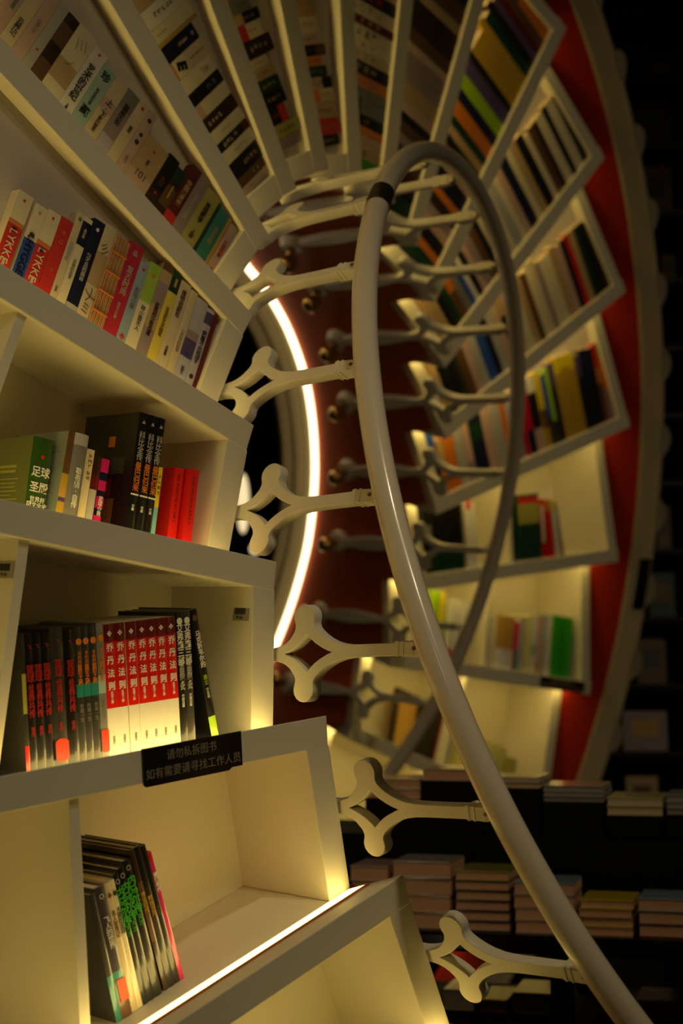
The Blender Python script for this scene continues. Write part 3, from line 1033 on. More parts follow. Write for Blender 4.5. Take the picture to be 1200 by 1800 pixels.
# ---- second tilted bay (k = 5)
G5 = 'books in the teal and maroon spine bay'
e5 = [1.586, 1.566, 1.539, 1.515, 1.496, 1.47, 1.429, 1.399, 1.37, 1.34, 1.312, 1.289, 1.268, 1.215, 1.189, 1.167, 1.143, 1.119, 1.086, 1.079, 1.053, 1.045, 1.027]
spec5 = [(0, .232, 'dusty pink', [], 'pale book with dark oval seal in the top left corner', [('▮', .5, .02, 'grey', 0, .014)]),
         (1, .235, 'beige', [], 'pale book with dark characters in the top left corner', [(V4('云养记'), .3, .013, 'dark grey', 0, 0)]),
         (2, .238, 'dusty pink', [], 'dusty pink book left of the dark brown one', [(V4('山海小记'), .5, .008, 'mauve', 0, 0)]),
         (3, .235, 'pale grey', [], 'pale grey book touching the dark brown one', [('●', .3, .006, 'red', 0, 0)]),
         (4, .236, 'brown', [(.3, .55, 'dark brown'), (.85, 1, 'dark brown')], 'dark brown wooden looking book, upper left', [(V4('木作'), .45, .012, 'dark brown', 0, .02)]),
         (5, .238, 'cream', [(.2, .5, 'tan')], 'wide cream book with thin drawn lines', [('川', .78, .026, 'grey', .4, -.02), ('ノ', .5, .02, 'grey', 0, -.02)]),
         (6, .232, 'white', [], 'white book with large dark title, left of the teal one', [('●', .93, .007, 'red', 0, 0), (V4('艺术的世纪'), .48, .0165, 'dark grey', 0, .02), (V4('上卷'), .08, .006, 'dark brown', 0, 0)]),
         (7, .222, 'pale teal', [], 'pale teal book with two bold dark characters', [('珍', .85, .019, 'black', 0, .014), (V4('美术馆的往事'), .5, .0065, 'brown', 0, 0), ('藏', .25, .019, 'black', 0, .014)]),
         (8, .222, 'beige', [(.48, .66, 'dusty pink')], 'beige and orange tinted book right of the teal one', [(V4('上·下'), .52, .014, 'dark grey', 0, .014), (V4('家的意思'), .25, .009, 'brown', 0, 0)]),
         (9, .226, 'mauve', [(.7, 1, 'grey'), (0, .25, 'lavender')], 'mauve grey book with dark block characters', [(V4('国画大家'), .62, .012, 'dark grey', 0, .014)]),
         (10, .229, 'beige', [], 'beige book with red dot near its top', [('●', .91, .009, 'red', 0, 0), (V4('建筑'), .55, .008, 'brown', 0, 0)]),
         (11, .230, 'dusty pink', [], 'pink beige book with three black dots, left of the brown one', [('●', .86, .011, 'dark grey', 0, 0), ('●', .62, .010, 'dark grey', 0, 0), ('●', .5, .012, 'dark grey', 0, 0), (V4('手作'), .2, .008, 'mauve', 0, 0)]),
         (12, .196, 'tan', [(0, .3, 'dusty pink')], 'wide tan book lettered 101', [('101', .28, .019, 'dark grey', 0, -.01), ('●', .8, .007, 'red', 0, 0), (V4('设计'), .55, .007, 'dark brown', 0, 0)]),
         (13, .202, 'black', [(0, .3, 'dark brown')], 'black book with small red marks right of 101', [(V4('水浒'), .48, .012, 'brown', 0, 0), ('●', .25, .006, 'red', 0, 0)]),
         (14, .196, 'dark brown', [(.2, .6, 'brown'), (.72, 1, 'dark green')], 'dark brown book with gold line', [('❘', .5, .03, 'gold', 0, 0)]),
         (15, .224, 'maroon', [(0, .2, 'red')], 'maroon book with tan title', [(V4('中国美术史'), .55, .012, 'tan', 0, .02)]),
         (16, .221, 'mauve', [], 'grey mauve book right of the maroon one', [(V4('世界艺术全集'), .5, .010, 'pale grey', 0, 0)]),
         (17, .215, 'olive', [], 'wide olive cream book with dark characters', [(V4('素描教学'), .62, .012, 'dark brown', 0, .01), (V4('上册'), .22, .010, 'dark brown', 0, .01)]),
         (18, .21, 'dark green', [], 'thin dark green book beside the teal picture spine', None),
         (19, .208, 'teal', [(0, .06, 'yellow')], 'teal picture spine with yellow edge', [(V4('色彩花园'), .5, .010, 'olive', 0, 0)]),
         (20, .205, 'gold', [], 'thin ochre book right of the teal one', None),
         (21, .20, 'dusty pink', [], 'pink white book with red characters at the rail end', [(V4('红楼故事'), .5, .010, 'red', 0, 0), ('●', .06, .008, 'red', 0, 0)])]
for i, h, c, bands, lab, let in spec5:
    x, w = mid(e5, i)
    h = min(h + .016, x * math.tan(BETA) + LED_Y / CB - TB - .008)
    put_book(5, 'low', x, w, h, c, lab, G5, bands=bands, hollow=True, letters=let, set_back=.010 if i % 4 else .014)

# ---- third overhead bay (k = 6)
G6 = 'books in the cream and black spine bay'
e6 = [1.437, 1.403, 1.367, 1.341, 1.333, 1.303, 1.269, 1.239, 1.215, 1.188, 1.161, 1.136, 1.118, 1.093, 1.061, 1.043, 1.027]
spec6 = [('dusty pink', [(.0, .5, 'tan')], 'pinkish cream book at the top left', None, ('mauve', .3, .8, 5)), ('white', [], 'white book with handwritten title', None, ('dark grey', .2, .8, 6)),
         ('cream', [], 'cream book left of the thin yellow one', None, ('grey', .05, .3, 4)), ('gold', [], 'thin yellow ochre book', None, None),
         ('navy', [], 'navy book with pale circle at its top', [('●', .88, .011, 'mauve', 0, 0), (V4('深海记忆'), .55, .007, 'dusty pink', 0, 0)], None),
         ('cream', [(.42, 1, 'beige'), (.0, .02, 'orange')], 'cream book with heavy black lettering', [('E', .22, .03, 'black', -.35, .06)], ('dark grey', .5, .95, 6)),
         ('cream', [], 'cream book between the heavy lettered and the black one', None, ('tan', .55, .85, 2)), ('black', [], 'first black book', None, ('grey', .5, .8, 2)),
         ('cream', [(0, .15, 'dusty pink')], 'cream book with orange edge', None, ('dusty pink', .02, .12, 2)), ('dark brown', [], 'dark brown book with pale block letters', None, ('cream', .05, .5, 4)),
         ('cream', [], 'cream book right of the dark brown one', None, ('tan', .25, .6, 5)), ('black', [(.8, .95, 'maroon')], 'black book with red mark', None, ('beige', .1, .6, 4)),
         ('cream', [], 'second cream book right of the dark brown one', None, ('tan', .3, .7, 5)), ('black', [], 'broad black book with gold block title', None, ('tan', .35, .9, 4)),
         ('brown', [], 'greyish brown book', None, ('tan', .5, .8, 2)), ('dusty pink', [], 'pinkish tan book at the rail end', None, ('mauve', .1, .4, 3))]
for i, (c, bands, lab, let, mk) in enumerate(spec6):
    x, w = mid(e6, i)
    h = min((.258 if i < 4 else .238), x * math.tan(BETA) + LED_Y / CB - TB - .006)
    put_book(6, 'low', x, w, h, c, lab + ' in the cream and black bay', G6, bands=bands, letters=let, marks=mk, set_back=.008)

# ---- the other bays: colour sequences from the rail end outwards
SHORT = {5: 'teal and maroon bay', 6: 'cream and black bay', 7: 'green and black overhead bay', 8: 'overhead bay with the bright red book', 9: 'overhead bay above the rail bend',
         10: 'brown bay right of the rail bend', 11: 'gold and lime bay', 12: 'pale bay with black end block', 13: 'pale bay with dark green end', 14: 'yellow and navy bay'}
SEQ = {
    7: ['mauve', 'olive', 'black/red', 'black', 'dark green', 'tan', 'beige', 'dark brown', 'cream/red', 'black/tan', 'grey', 'tan/orange', 'beige', 'dusty pink', 'beige/red', '|', 'cream', 'tan', 'dark brown', 'beige', 'black', 'tan'],
    8: ['black', 'red', 'tan', 'beige/orange', 'dusty pink/black', 'dark green', 'orange', 'black/brown', 'dusty pink', 'beige', 'tan/ochre', 'tan', 'dusty pink/mauve', 'black/brown', 'maroon', '|', 'tan', 'black', 'beige', 'dusty pink', 'orange', 'brown'],
    9: ['green', 'tan', 'dusty pink', 'brown/orange', 'black', 'black/grey', 'black/grey', 'orange', 'navy', 'beige', 'cream', 'cream', 'maroon', 'cream', 'black/red', '|', 'beige', 'gold', 'cream', 'black', 'dark green', 'tan', 'maroon', 'beige'],
    10: ['dark green', 'black', 'maroon', 'brown/orange', 'dark brown', 'mauve', 'brown', 'black', 'dusty pink', 'tan', 'tan', 'mauve', 'mauve', 'dusty pink', '|', 'brown', 'dark brown', 'dark brown', 'tan', 'brown', 'black', 'tan', 'dark grey', 'dark grey', 'dark brown', 'brown'],
    11: ['dark green', 'tan/orange', 'black', 'dusty pink', 'mauve', 'dark brown', 'orange', 'navy', 'black', 'dusty pink', 'crimson/mauve', 'black', 'tan', 'dark green', '|', 'orange', 'navy', 'lime', 'purple', 'black', 'gold', 'gold', 'gold', 'dark green', 'black', 'purple', 'maroon', 'brown', 'orange/brown'],
    12: ['tan', 'tan/orange', 'black', 'dark green', 'orange/brown', 'grey', 'blue', 'white', 'black', 'dusty pink', 'mauve', 'brown', 'black', 'cream', 'cream', 'cream', '|', 'cream', 'pale grey', 'cream', 'dusty pink', 'navy', 'cream', 'tan', 'black', 'cream', 'brown', 'dark brown', 'cream', 'black', 'cream', 'black'],
    13: ['tan', 'black', 'black', 'dark grey', 'brown', 'dusty pink', 'pale grey', 'blue', 'navy', 'pale grey', 'dusty pink', 'black/tan', 'dusty pink', '|', 'beige', 'cream', 'tan', 'brown', 'cream', 'beige', 'mauve', 'cream', 'cream', 'tan', 'dusty pink', 'black', 'red', 'tan', 'dark green', 'black', 'black'],
    14: None,
}
FAR14 = [(1.040, 1.066, 'blue', [(0, .45, 'navy')], .18), (1.070, 1.099, 'orange', [(.5, 1, 'tan')], .135), (1.099, 1.148, 'orange', [(.8, 1, 'red')], .165), (1.148, 1.188, 'pale grey', [], .17), (1.188, 1.222, 'dusty pink', [(.0, .3, 'mauve')], .172),
         (1.222, 1.284, 'navy', [(.5, .75, 'dark green')], .19), (1.284, 1.327, 'dusty pink', [], .18), (1.327, 1.374, 'pale grey', [], .185), (1.374, 1.400, 'orange', [], .2), (1.400, 1.451, 'lavender', [(0, .4, 'mauve')], .19), (1.478, 1.515, 'crimson', [(0, .35, 'navy')], .19),
         (1.515, 1.559, 'black', [(.78, 1, 'white'), (0, .3, 'dusty pink')], .21), (1.559, 1.590, 'yellow', [(.0, .25, 'gold'), (.25, .5, 'brown')], .215), (1.590, 1.613, 'blue', [(.0, .4, 'dark grey')], .20), (1.613, 1.635, 'lime', [(0, .3, 'dark grey')], .215),
         (1.635, 1.664, 'purple', [(0, .7, 'black')], .225), (1.664, 1.700, 'gold', [(.8, 1, 'yellow')], .235), (1.700, 1.738, 'gold', [(.85, 1, 'yellow')], .235), (1.738, 1.776, 'gold', [(.8, 1, 'yellow')], .235), (1.776, 1.806, 'purple', [(0, .7, 'black')], .22),
         (1.806, 1.845, 'navy', [(0, .5, 'black')], .23), (1.845, 1.878, 'navy', [(0, .5, 'black')], .225), (1.878, 1.905, 'red', [(0, .5, 'brown'), (.5, .7, 'orange')], .232), (1.905, 1.938, 'orange', [(.8, 1, 'green'), (0, .4, 'mauve')], .235)]


def bay_label(col, n, k):
    return '%s spine, %s book from the rail end, %s' % (col, ORD[n], SHORT[k])


for k, seq in SEQ.items():
    rnd = random.Random(100 + k)
    mode = 'low' if k <= 8 else 'own'
    grp = 'books in the ' + SHORT[k]
    if seq is None:
        for n, (a, b, c, bands, h) in enumerate(FAR14):
            put_book(k, mode, (a + b) / 2, b - a - .001, h + .02, c, bay_label(c, n, k), grp, bands=bands, set_back=.012 + .01 * rnd.random())
        continue
    cut = seq.index('|')
    groups = [(seq[:cut], 1.044, 1.452), (seq[cut + 1:], 1.454, 1.938)]
    n = 0
    for cols, a, b in groups:
        ws_ = [rnd.uniform(.7, 1.35) for _ in cols]
        tot = sum(ws_)
        full = (b - a) / tot
        if len(cols) < 9 and k < 10:
            full = (1.454 + .034 * len(cols) - a) / tot
        x = a
        for c, q in zip(cols, ws_):
            w = q * full
            xc = x + w / 2
            x += w
            base, _, mk = c.partition('/')
            lim = xc * math.tan(BETA) + LED_Y / CB - TB - .008
            h = min(lim, rnd.uniform(.205, .236)) if k <= 11 else min(lim, rnd.uniform(.205, .232) if xc > 1.2 else .2)
            if k == 12 and xc > 1.85:
                h = .225
            lean = 0.0
            bands = [(.62, 1, mk)] if mk and rnd.random() < .6 else ([(0, .4, mk)] if mk else [])
            marks = (mk or rnd.choice(['dark grey', 'brown', 'mauve']) if base not in ('black', 'dark brown', 'navy', 'dark green', 'maroon') else (mk or rnd.choice(['tan', 'beige', 'grey'])), .2, .8, rnd.choice((4, 5, 6)))
            put_book(k, mode, xc, w - .0008, h, base, bay_label(base, n, k), grp, bands=bands, marks=marks if k <= 9 else None, set_back=.008 + .008 * rnd.random(), lean=lean)
            n += 1

# ---- the emptier bays low on the right (k = 15, 16, 17)
G15 = 'books in the nearly empty right bay'
for i in range(5):
    put_book(15, 'own', 1.075 + i * .035, .034, .20, 'black', ['leftmost', 'second', 'third', 'fourth', 'fifth'][i] + ' black book at the left end of the nearly empty bay', G15,
             bands=[(.55, .7, 'grey')] if i == 0 else [(0, .35, 'dark green')], gloss=True)
put_book(15, 'own', 1.262, .020, .205, 'white', 'white book with red top beside the black row in the nearly empty bay', G15, bands=[(.85, 1, 'red')])
put_book(15, 'own', 1.283, .018, .195, 'white', 'plain white book at the end of the black row in the nearly empty bay', G15)
for i in range(5):
    put_book(15, 'own', 1.508 + i * .0205, .020, .205, 'dark green', ['leftmost', 'second', 'middle', 'fourth', 'rightmost'][i] + ' dark green book with red and gold top in the nearly empty bay', G15,
             bands=[(.86, .95, 'red'), (.55, .86, 'olive')], key=('dg15',))
put_book(15, 'own', 1.615, .012, .165, 'red', 'thin red book leaning by the dark green set', G15, bands=[(.3, 1, 'white')])
put_book(15, 'own', 1.655, .024, .185, 'red', 'red and yellow book in the nearly empty bay', G15, bands=[(.8, 1, 'ochre')], lean=math.radians(3))
put_book(15, 'own', 1.686, .018, .180, 'white', 'white book with yellow top leaning at the end of the nearly empty bay', G15, bands=[(.8, 1, 'yellow')], lean=math.radians(5))
put_book(15, 'own', 1.712, .014, .175, 'pale grey', 'grey book leaning last in the nearly empty bay', G15, bands=[(0, .3, 'ochre')], lean=math.radians(8))

G16 = 'books in the bright green bay'
for i, (xx, w, h, c, bands, lab) in enumerate([
        (1.13, .03, .19, 'white', [(.8, 1, 'orange')], 'white book with orange top at the left of the bright green bay'), (1.16, .022, .19, 'white', [], 'plain white book left of the lime pair'),
        (1.205, .034, .205, 'lime', [(.0, .4, 'green')], 'lime green book left of the divider'), (1.24, .024, .205, 'lime', [(.5, 1, 'yellow')], 'yellow green book left of the divider'),
        (1.285, .022, .19, 'white', [(0, .2, 'red')], 'white book with red foot left of the divider'), (1.312, .022, .19, 'white', [(0, .2, 'red')], 'second white book with red foot left of the divider'),
        (1.345, .03, .185, 'white', [(0, .15, 'orange')], 'white book with orange foot left of the divider'), (1.545, .09, .165, 'white', [(.38, 1, 'ochre')], 'wide ochre and white box set right of the divider'),
        (1.606, .018, .155, 'pink', [(0, .45, 'teal')], 'thin pink and teal book'), (1.632, .028, .175, 'pale grey', [], 'first pale striped book left of the bright green ones'),
        (1.664, .028, .185, 'pale yellow', [], 'second pale striped book left of the bright green ones'), (1.694, .026, .19, 'white', [(.3, .5, 'pale teal')], 'third pale striped book left of the bright green ones'),
        (1.722, .024, .192, 'dusty pink', [(0, .2, 'ochre')], 'fourth pale striped book left of the bright green ones'), (1.748, .022, .195, 'pale grey', [(.6, .8, 'pale teal')], 'fifth pale striped book left of the bright green ones'),
        (1.774, .024, .195, 'white', [], 'pale book touching the bright green ones'), (1.806, .034, .2, 'bright green', [], 'first bright green book'),
        (1.842, .034, .2, 'green', [], 'second bright green book'), (1.878, .034, .2, 'bright green', [], 'third bright green book at the right end')]):
    put_book(16, 'own', xx, w, h, c, lab, G16, bands=bands, set_back=.02)

m17 = shelf_matrix(17, 'own', 1.36, .004, .115, 0, 0)
fr = empty('framed_picture', m17 @ Matrix.Rotation(math.radians(-6), 4, 'X'), 'ochre picture in a dark frame standing in the lower right bay', 'picture frame')
vv, ff = merge(box(-.075 * S, .075 * S, 0, .016 * S, -.01, .01), box(-.075 * S, .075 * S, .184 * S, .2 * S, -.01, .01), box(-.075 * S, -.058 * S, .016 * S, .184 * S, -.01, .01), box(.058 * S, .075 * S, .016 * S, .184 * S, -.01, .01))
mesh_obj('frame', vv, ff, mat('dark_wood', hexc('3a2a20'), .4, noise=.2), fr, Matrix.Identity(4))
vv, ff = box(-.058 * S, .058 * S, .016 * S, .184 * S, -.008, .001)
mesh_obj('picture', vv, ff, mat('ochre_print', hexc('d9aa4e'), .6, noise=.25, scale=14), fr, Matrix.Identity(4))
G17 = 'books in the framed picture bay'
for i, (xx, w, h, c, bands, lab) in enumerate([
        (1.475 - .03, .026, .2, 'maroon', [], 'dark red book right of the framed picture'), (1.41, .02, .2, 'black', [], 'black book right of the framed picture'),
        (1.52, .03, .19, 'pale yellow', [], 'pale yellow book right of the divider, lower right bay'), (1.71, .15, .15, 'pale yellow', [], 'pale yellow box shaped set in the lower right bay'),
        (1.82, .05, .13, 'olive', [], 'olive box beside the pale yellow set')]):
    put_book(17, 'own', xx, w, h, c, lab, G17, set_back=.05)


# ------------------------------------------------------------------ notices and labels
def plaque(k, x0, x1, y0, y1, label, two_lines=True):
    um = unit_frame(k)
    ctr = ((x0 + x1) / 2, (y0 + y1) / 2)
    m = Matrix.Identity(4)
    sgn = -1 if k < 9 else 1
    for i, c in enumerate((Vector((sgn, 0, sgn * TAU)).normalized(), Vector((0, -1 if k < 9 else 1, 0)))):
        for j in range(3):
            m[j][i] = c[j]
    n = Vector((-TAU, 0, 1)).normalized()
    if k < 9:
        pass
    for j in range(3):
        m[j][2] = n[j]
    m.translation = Vector((ctr[0], ctr[1], face_z(ctr[0]) + 0.0004)) * S
    w, h = abs(x1 - x0) * S, abs(y1 - y0) * S
    e = .004
    pa = [(-w / 2, -h / 2 + e, 0), (-w / 2 + e, -h / 2, 0), (w / 2 - .03, -h / 2, 0), (w / 2 - .024, -h / 2 + e, 0), (w / 2, -h / 2 + e, 0), (w / 2, h / 2, 0), (-w / 2, h / 2, 0)]
    v, f = prism(pa, [(a, b, .004) for a, b, c in pa])
    o = mesh_obj('notice_sign', v, f, M_SIGN, mtx=um @ m)
    tag(o, label, 'sign')
    a = '请勿私拆图书'
    b = '如有需要请寻找工作人员'
    t = w * .93 / 11
    text_obj(a, t * 1.0, M_SIGNTXT, o, (-w * .02, h * .24, .0042), name='sign_lettering')
    text_obj(b, t * 1.0, M_SIGNTXT, o, (0, -h * .18, .0042), name='sign_lettering', width=w * .96)
    return o


plaque(1, 1.3405, 1.1665, -.001, .0485, 'black notice sign with two lines of characters on the near shelf board')
plaque(16, 1.715, 1.955, .003, .040, 'black notice sign on the board under the bright green books')


def barcode(k, x, y, z, label):
    um = unit_frame(k)
    m = Matrix.Identity(4)
    # seen from inside the bay: text runs towards +z, up is -y, facing +x
    for i, c in enumerate((Vector((0, 0, 1)), Vector((0, -1, 0)), Vector((1, 0, 0)))):
        for j in range(3):
            m[j][i] = c[j]
    m.translation = Vector((x, y, z)) * S
    w, h = .0345 * S, .0225 * S
    v, f = box(-w / 2, w / 2, -h / 2, h / 2, 0, .0006)
    o = mesh_obj('shelf_label', v, f, mat('label_film', (0.34, 0.31, 0.24), .4), mtx=um @ m)
    tag(o, label, 'label')
    rnd = random.Random(4)
    parts = []
    xx = -w * .40
    while xx < w * .26:
        bw = rnd.choice((.0006, .0006, .0011, .0016))
        parts.append(box(xx, xx + bw, -h * .08, h * .34, .0006, .0009))
        xx += bw + rnd.choice((.0006, .0010))
    vv, ff = merge(*parts)
    mesh_obj('barcode_lines', vv, ff, M_BLACKMAT, o, Matrix.Identity(4))
    text_obj('M-06', h * .30, M_BLACKMAT, o, (-w * .08, -h * .28, .0008), name='label_lettering')
    return o


barcode(2, xi(.083) + WS + .0006, .083, -.0235, 'small grey barcode label inside the bay of red and white books')
barcode(2, 1.4546, .085, -.022, 'small grey barcode label on the divider at the left picture edge')


def trim_sign(phi0, phi1):
    pts = []
    n = 6
    for i in range(n + 1):
        p = phi0 + (phi1 - phi0) * i / n
        pts.append((ring(2.130, p, .008), ring(2.168, p, .024), ring(2.171, p, .014), ring(2.133, p, -.002)))
    v = [tuple(q) for row in pts for q in row]
    f = [(3, 2, 1, 0), (4 * n, 4 * n + 1, 4 * n + 2, 4 * n + 3)]
    for i in range(n):
        for j in range(4):
            k = (j + 1) % 4
            f.append((4 * i + j, 4 * i + k, 4 * i + 4 + k, 4 * i + 4 + j))
    o = mesh_obj('dark_sign', v, f, M_SIGN)
    tag(o, 'narrow dark sign fixed along the cream scalloped moulding', 'sign')


trim_sign(-1.508, -1.587)

# ------------------------------------------------------------------ book table
def cvp(px, py, y):           # a place in the room, y metres ahead
    d = ROT @ Vector(((px - 600) / 3031.2, (py - 900) / 3031.2, 1))
    return d * (y / d.y) + Vector((0, 0, EYE))


TL, TRt = Vector((-0.10, 4.21, 0)), Vector((0.98, 3.93, 0))
tdir = (TRt - TL).normalized()
tback = Vector((-tdir.y, tdir.x, 0))
if tback.y < 0:
    tback = -tback
tm = Matrix.Identity(4)
for i, c in enumerate((tdir, tback, Vector((0, 0, 1)))):
    for j in range(3):
        tm[j][i] = c[j]
tm.translation = TL
SHELF_Z = cvp(850, 1640, 4.08).z
table = empty('display_table', tm, 'black glossy stepped display table carrying stacks of books', 'table')
v, f = box(-.3, 1.9, -.025, .62, SHELF_Z - .045, SHELF_Z)
mesh_obj('table_top', v, f, M_BLACK, table, Matrix.Identity(4), bevel=.008)
v, f = box(-.3, 1.9, .22, .62, SHELF_Z, SHELF_Z + .20)
mesh_obj('riser', v, f, M_BLACKMAT, table, Matrix.Identity(4), bevel=.003)
LOW_Z = SHELF_Z - .22
v, f = box(-.25, 1.85, .03, .60, .06, LOW_Z)
mesh_obj('lower_cabinet', v, f, M_BLACKMAT, table, Matrix.Identity(4), bevel=.003)
for xx in (-.22, .62, 1.80):
    for yy in (.06, .56):
        v, f = box(xx - .025, xx + .025, yy - .025, yy + .025, 0, SHELF_Z - .045)
        mesh_obj('leg', v, f, M_BLACKMAT, table, Matrix.Identity(4))

G_T = 'stacked books on the lower table step'
G_U = 'books lying on the upper table blocks'
rnd = random.Random(21)


def lying_book(mtx, w, d, t, cover, label, group, pages='page_pink', show='pages'):
    v, f = merge(box(-w / 2, w / 2, 0, d, 0, .0022), box(-w / 2, w / 2, 0, d, t - .0022, t), box(-w / 2, w / 2, d - .003, d, .0022, t - .0022))
    o = mesh_obj('book', v, f, cmat(cover, True), mtx=mtx)
    tag(o, label, 'book', group)
    v, f = box(-w / 2 + .0015, w / 2 - .0015, .003, d - .003, .0022, t - .0022)
    mesh_obj('page_block', v, f, mat(pages, hexc({'page_pink': 'd2a37c', 'page_white': 'cfc3a8', 'page_grey': '9b938c', 'page_shaded': '3c332a'}[pages]), .8, noise=.12, scale=120), o, Matrix.Identity(4))
    return o


def along(px):                # distance along the table front for an image column, used only to space the stacks
    q = cvp(px, 1580, 1.0)
    t0 = q.x
    # ray (t0, 1) meets TL + s * tdir
    a = t0 * TL.y - TL.x
    b = tdir.x - t0 * tdir.y
    return a / b


COLN = ['leftmost', 'second', 'third', 'fourth', 'fifth', 'rightmost']
stacks = [(612, 684, 1522, 4, ['dusty pink', 'tan', 'brown', 'tan']), (686, 794, 1514, 4, ['pale grey', 'brown', 'tan', 'brown']), (797, 897, 1531, 6, ['olive', 'dark grey', 'dark grey', 'dark grey', 'dark grey', 'dark grey']),
          (900, 1012, 1552, 4, ['pale blue', 'tan', 'dusty pink', 'dusty pink']), (1014, 1114, 1582, 4, ['yellow', 'tan', 'yellow', 'tan']), (1118, 1222, 1580, 3, ['pale blue', 'grey', 'maroon']), ]
POS = ['bottom', 'second', 'third', 'fourth', 'fifth', 'sixth']
for si, (pa, pb, py, n, cols) in enumerate(stacks):
    a, b = along(pa), along(pb)
    mid_x = (a + b) / 2
    zc = (TL + tdir * mid_x).y
    top = cvp((pa + pb) / 2, py, zc).z
    hh = (top - SHELF_Z) / n
    z = SHELF_Z + .0004
    for i in range(n):
        m = tm @ Matrix.Translation((mid_x + rnd.uniform(-.002, .002), .004 + rnd.uniform(0, .005), z)) @ Matrix.Rotation(rnd.uniform(-.02, .02), 4, 'Z')
        lab = '%s book from the bottom of the %s lower stack on the table' % (['first', 'second', 'third', 'fourth', 'fifth', 'sixth'][i], COLN[si])
        lying_book(m, (b - a) - .008, .17, hh - .0012, cols[n - 1 - i], lab, G_T)
        z += hh
ups = [(600, 699, 1367, 1402, 2, ['pale grey', 'orange'], 'page_pink'), (699, 806, 1350, 1371, 1, ['dusty pink'], 'page_pink'), (806, 908, 1364, 1384, 2, ['pale grey', 'ochre'], 'page_white'),
       (911, 1020, 1379, 1408, 3, ['pale grey', 'pale grey', 'grey'], 'page_grey'), (1022, 1123, 1399, 1432, 2, ['pale yellow', 'ochre'], 'page_white'), (1126, 1236, 1395, 1431, 3, ['pale grey', 'pale grey', 'grey'], 'page_grey')]
for si, (pa, pb, y0, y1, n, cols, pg) in enumerate(ups):
    zz = (TL + tdir * along((pa + pb) / 2)).y + .25
    a = along(pa) + cvp(pa, 1380, .25).x
    b = along(pb) + cvp(pb, 1380, .25).x
    mx = (a + b) / 2
    top = cvp((pa + pb) / 2, y0, zz).z
    bot = cvp((pa + pb) / 2, y1, zz).z
    v, f = box(a + .001, b - .001, .235, .46, SHELF_Z + .2004, bot - .0004)
    o = mesh_obj('display_block', [tuple(q) for q in v], f, M_BLACKMAT, mtx=tm, bevel=.002)
    tag(o, '%s black display block on the table riser' % COLN[si], 'display block', 'black display blocks')
    hh = (top - bot) / n
    for i in range(n):
        m = tm @ Matrix.Translation((mx, .232 + rnd.uniform(0, .004), bot + hh * i)) @ Matrix.Rotation(rnd.uniform(-.012, .012), 4, 'Z')
        lab = '%s book on the %s black display block' % (['bottom', 'second', 'third'][i] if n > 1 else 'single', COLN[si])
        lying_book(m, (b - a) - .005, .2, hh - .001, cols[n - 1 - i], lab, G_U, pages=pg)
# something pale lying on the lower cabinet
for j, (pa, pb, z0, hh, c, lab) in enumerate([(860, 935, LOW_Z, .05, 'grey', 'grey book lying under the table'), (1085, 1170, LOW_Z, .045, 'brown', 'brown book lying under the table to the right'), (735, 790, LOW_Z, .05, 'cream', 'cream book lying under the table at the left'),
                                             (800, 850, LOW_Z, .03, 'red', 'red book lying under the table beside the cream one')]):
    a, b = along(pa) + .02, along(pb) + .02
    m = tm @ Matrix.Translation(((a + b) / 2, .20, z0 + .0004))
    lying_book(m, b - a, .18, hh, c, lab, 'books under the table', pages='page_white' if c in ('cream',) else 'page_shaded')  # shade under the table is put into the page colour

# ------------------------------------------------------------------ dark bookcase along the back right
BC_Y = 7.4
bc = empty('dark_bookcase', Matrix.Translation((1.35, BC_Y, 0)), 'tall black bookcase in the unlit background beyond the scalloped moulding', 'bookcase')
M_DARK = mat('ebony_wood', (0.006, 0.006, 0.005), 0.55, noise=.2)
BW = 2.2
v, f = box(-.6, BW, .30, .34, 0, 4.6)
mesh_obj('back_panel', v, f, M_DARK, bc, Matrix.Identity(4))
sh_z = [cvp(1100, py, BC_Y).z for py in (18, 138, 250, 369, 488, 607, 726, 845, 964, 1083, 1202, 1321, 1440)]
for z in sh_z:
    v, f = box(-.6, BW, 0, .30, z - .022, z)
    mesh_obj('shelf_board', v, f, M_DARK, bc, Matrix.Identity(4))
for xx in (-.6, .155, BW - .03):
    v, f = box(xx, xx + .03, 0, .30, 0, 4.6)
    mesh_obj('side_panel', v, f, M_DARK, bc, Matrix.Identity(4))
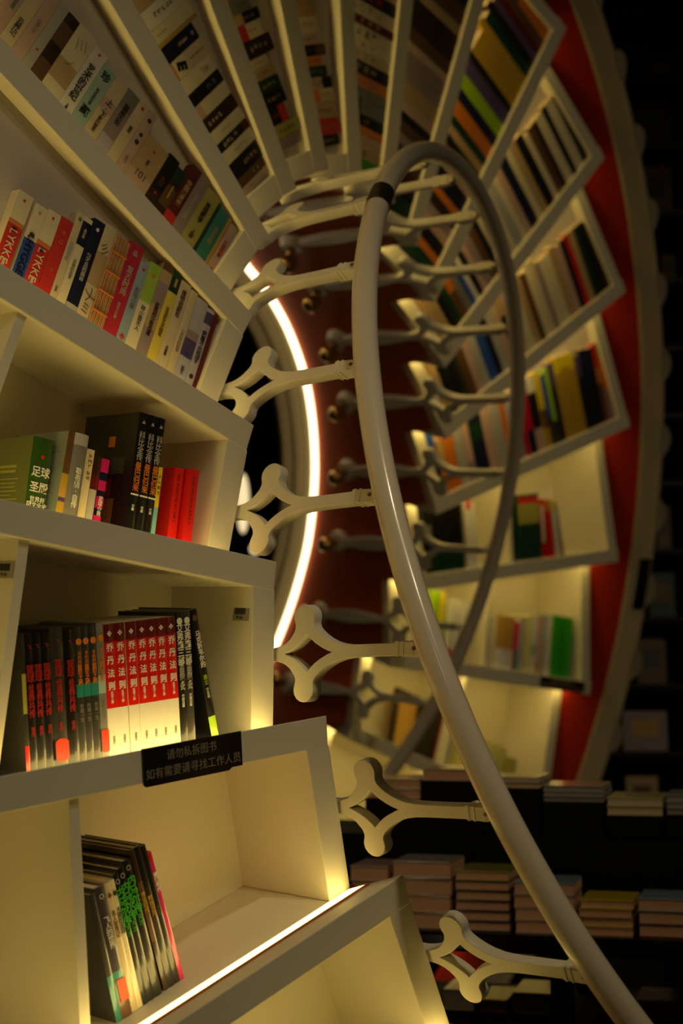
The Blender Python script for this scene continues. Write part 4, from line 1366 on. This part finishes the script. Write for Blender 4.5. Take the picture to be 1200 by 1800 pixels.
disp = [(1138, 1195, 82, 138, 'dark green', 'dim green covered book standing face out in the top right corner'), (1112, 1186, 166, 250, 'dark brown', 'dim brown covered book face out, second shelf of the dark bookcase'),
        (1131, 1186, 280, 369, 'brown', 'dim book with pale foot face out, upper dark bookcase'), (1168, 1192, 440, 488, 'brown', 'small dim brown book half way up the dark bookcase'),
        (1160, 1184, 885, 964, 'brown', 'dim reddish book spine beside the moulding, dark bookcase'), (1146, 1192, 1004, 1083, 'dark green', 'dim figure covered book face out in the dark bookcase'),
        (1125, 1176, 1122, 1202, 'brown', 'dim red framed cover face out in the dark bookcase'), (1100, 1178, 1250, 1321, 'mauve', 'pale dim book face out low in the dark bookcase'),
        (1106, 1162, 1366, 1440, 'tan', 'pale dim book just above the right table stacks')]
for pa, pb, y0, y1, c, lab in disp:
    xa, xb = [cvp(p, (y0 + y1) / 2, BC_Y).x - 1.35 for p in (pa, pb)]
    z1 = cvp(pa, y1, BC_Y).z + .0006
    h = cvp(pa, y0, BC_Y).z - z1
    v, f = box(-(xb - xa) / 2, (xb - xa) / 2, 0, .02, 0, h)
    o = mesh_obj('displayed_book', v, f, cmat(c), mtx=Matrix.Translation((1.35 + (xa + xb) / 2, BC_Y + .06, z1)) @ Matrix.Rotation(math.radians(-8), 4, 'X'))
    tag(o, lab, 'book', 'face out books in the dark bookcase')
    w = xb - xa
    v, f = box(-w * .30, w * .30, -.0008, 0, h * .35, h * .78)
    mesh_obj('cover_picture', v, f, cmat({'brown': 'dark grey', 'dark green': 'brown', 'dark brown': 'dark grey', 'mauve': 'ochre', 'tan': 'brown'}[c]), o, Matrix.Identity(4))

# ------------------------------------------------------------------ lamps glimpsed through the spiral
M_LAMP = mat('lamp_glass', (1.0, 0.78, 0.42), emit=1.0)
for i, (px, py, hpx, sq, lab) in enumerate([(427, 885, 106, .105, 'glowing tall pendant lamp glimpsed between shelf bay and baluster'), (448, 965, 20, .45, 'small glowing lamp just above the shelf board corner')]):
    p = cvp(px, py, 8.6)
    r = hpx / 3031.2 * 8.6 / 2
    top = 4.7 - p.z
    root = empty('pendant_lamp', Matrix.Translation(p), lab, 'lamp')
    v, f = sphere((0, 0, 0), r)
    v = [(a * sq * 2, b * sq * 2, c) for a, b, c in [(y_, z_, x_) for x_, y_, z_ in v]]
    mesh_obj('lamp_globe', v, f, M_LAMP, root, Matrix.Identity(4), smooth=True)
    v, f = cyl((0, 0, r), (0, 0, 1), .004, top - r, 8)
    mesh_obj('cord', v, f, M_BLACKMAT, root, Matrix.Identity(4))
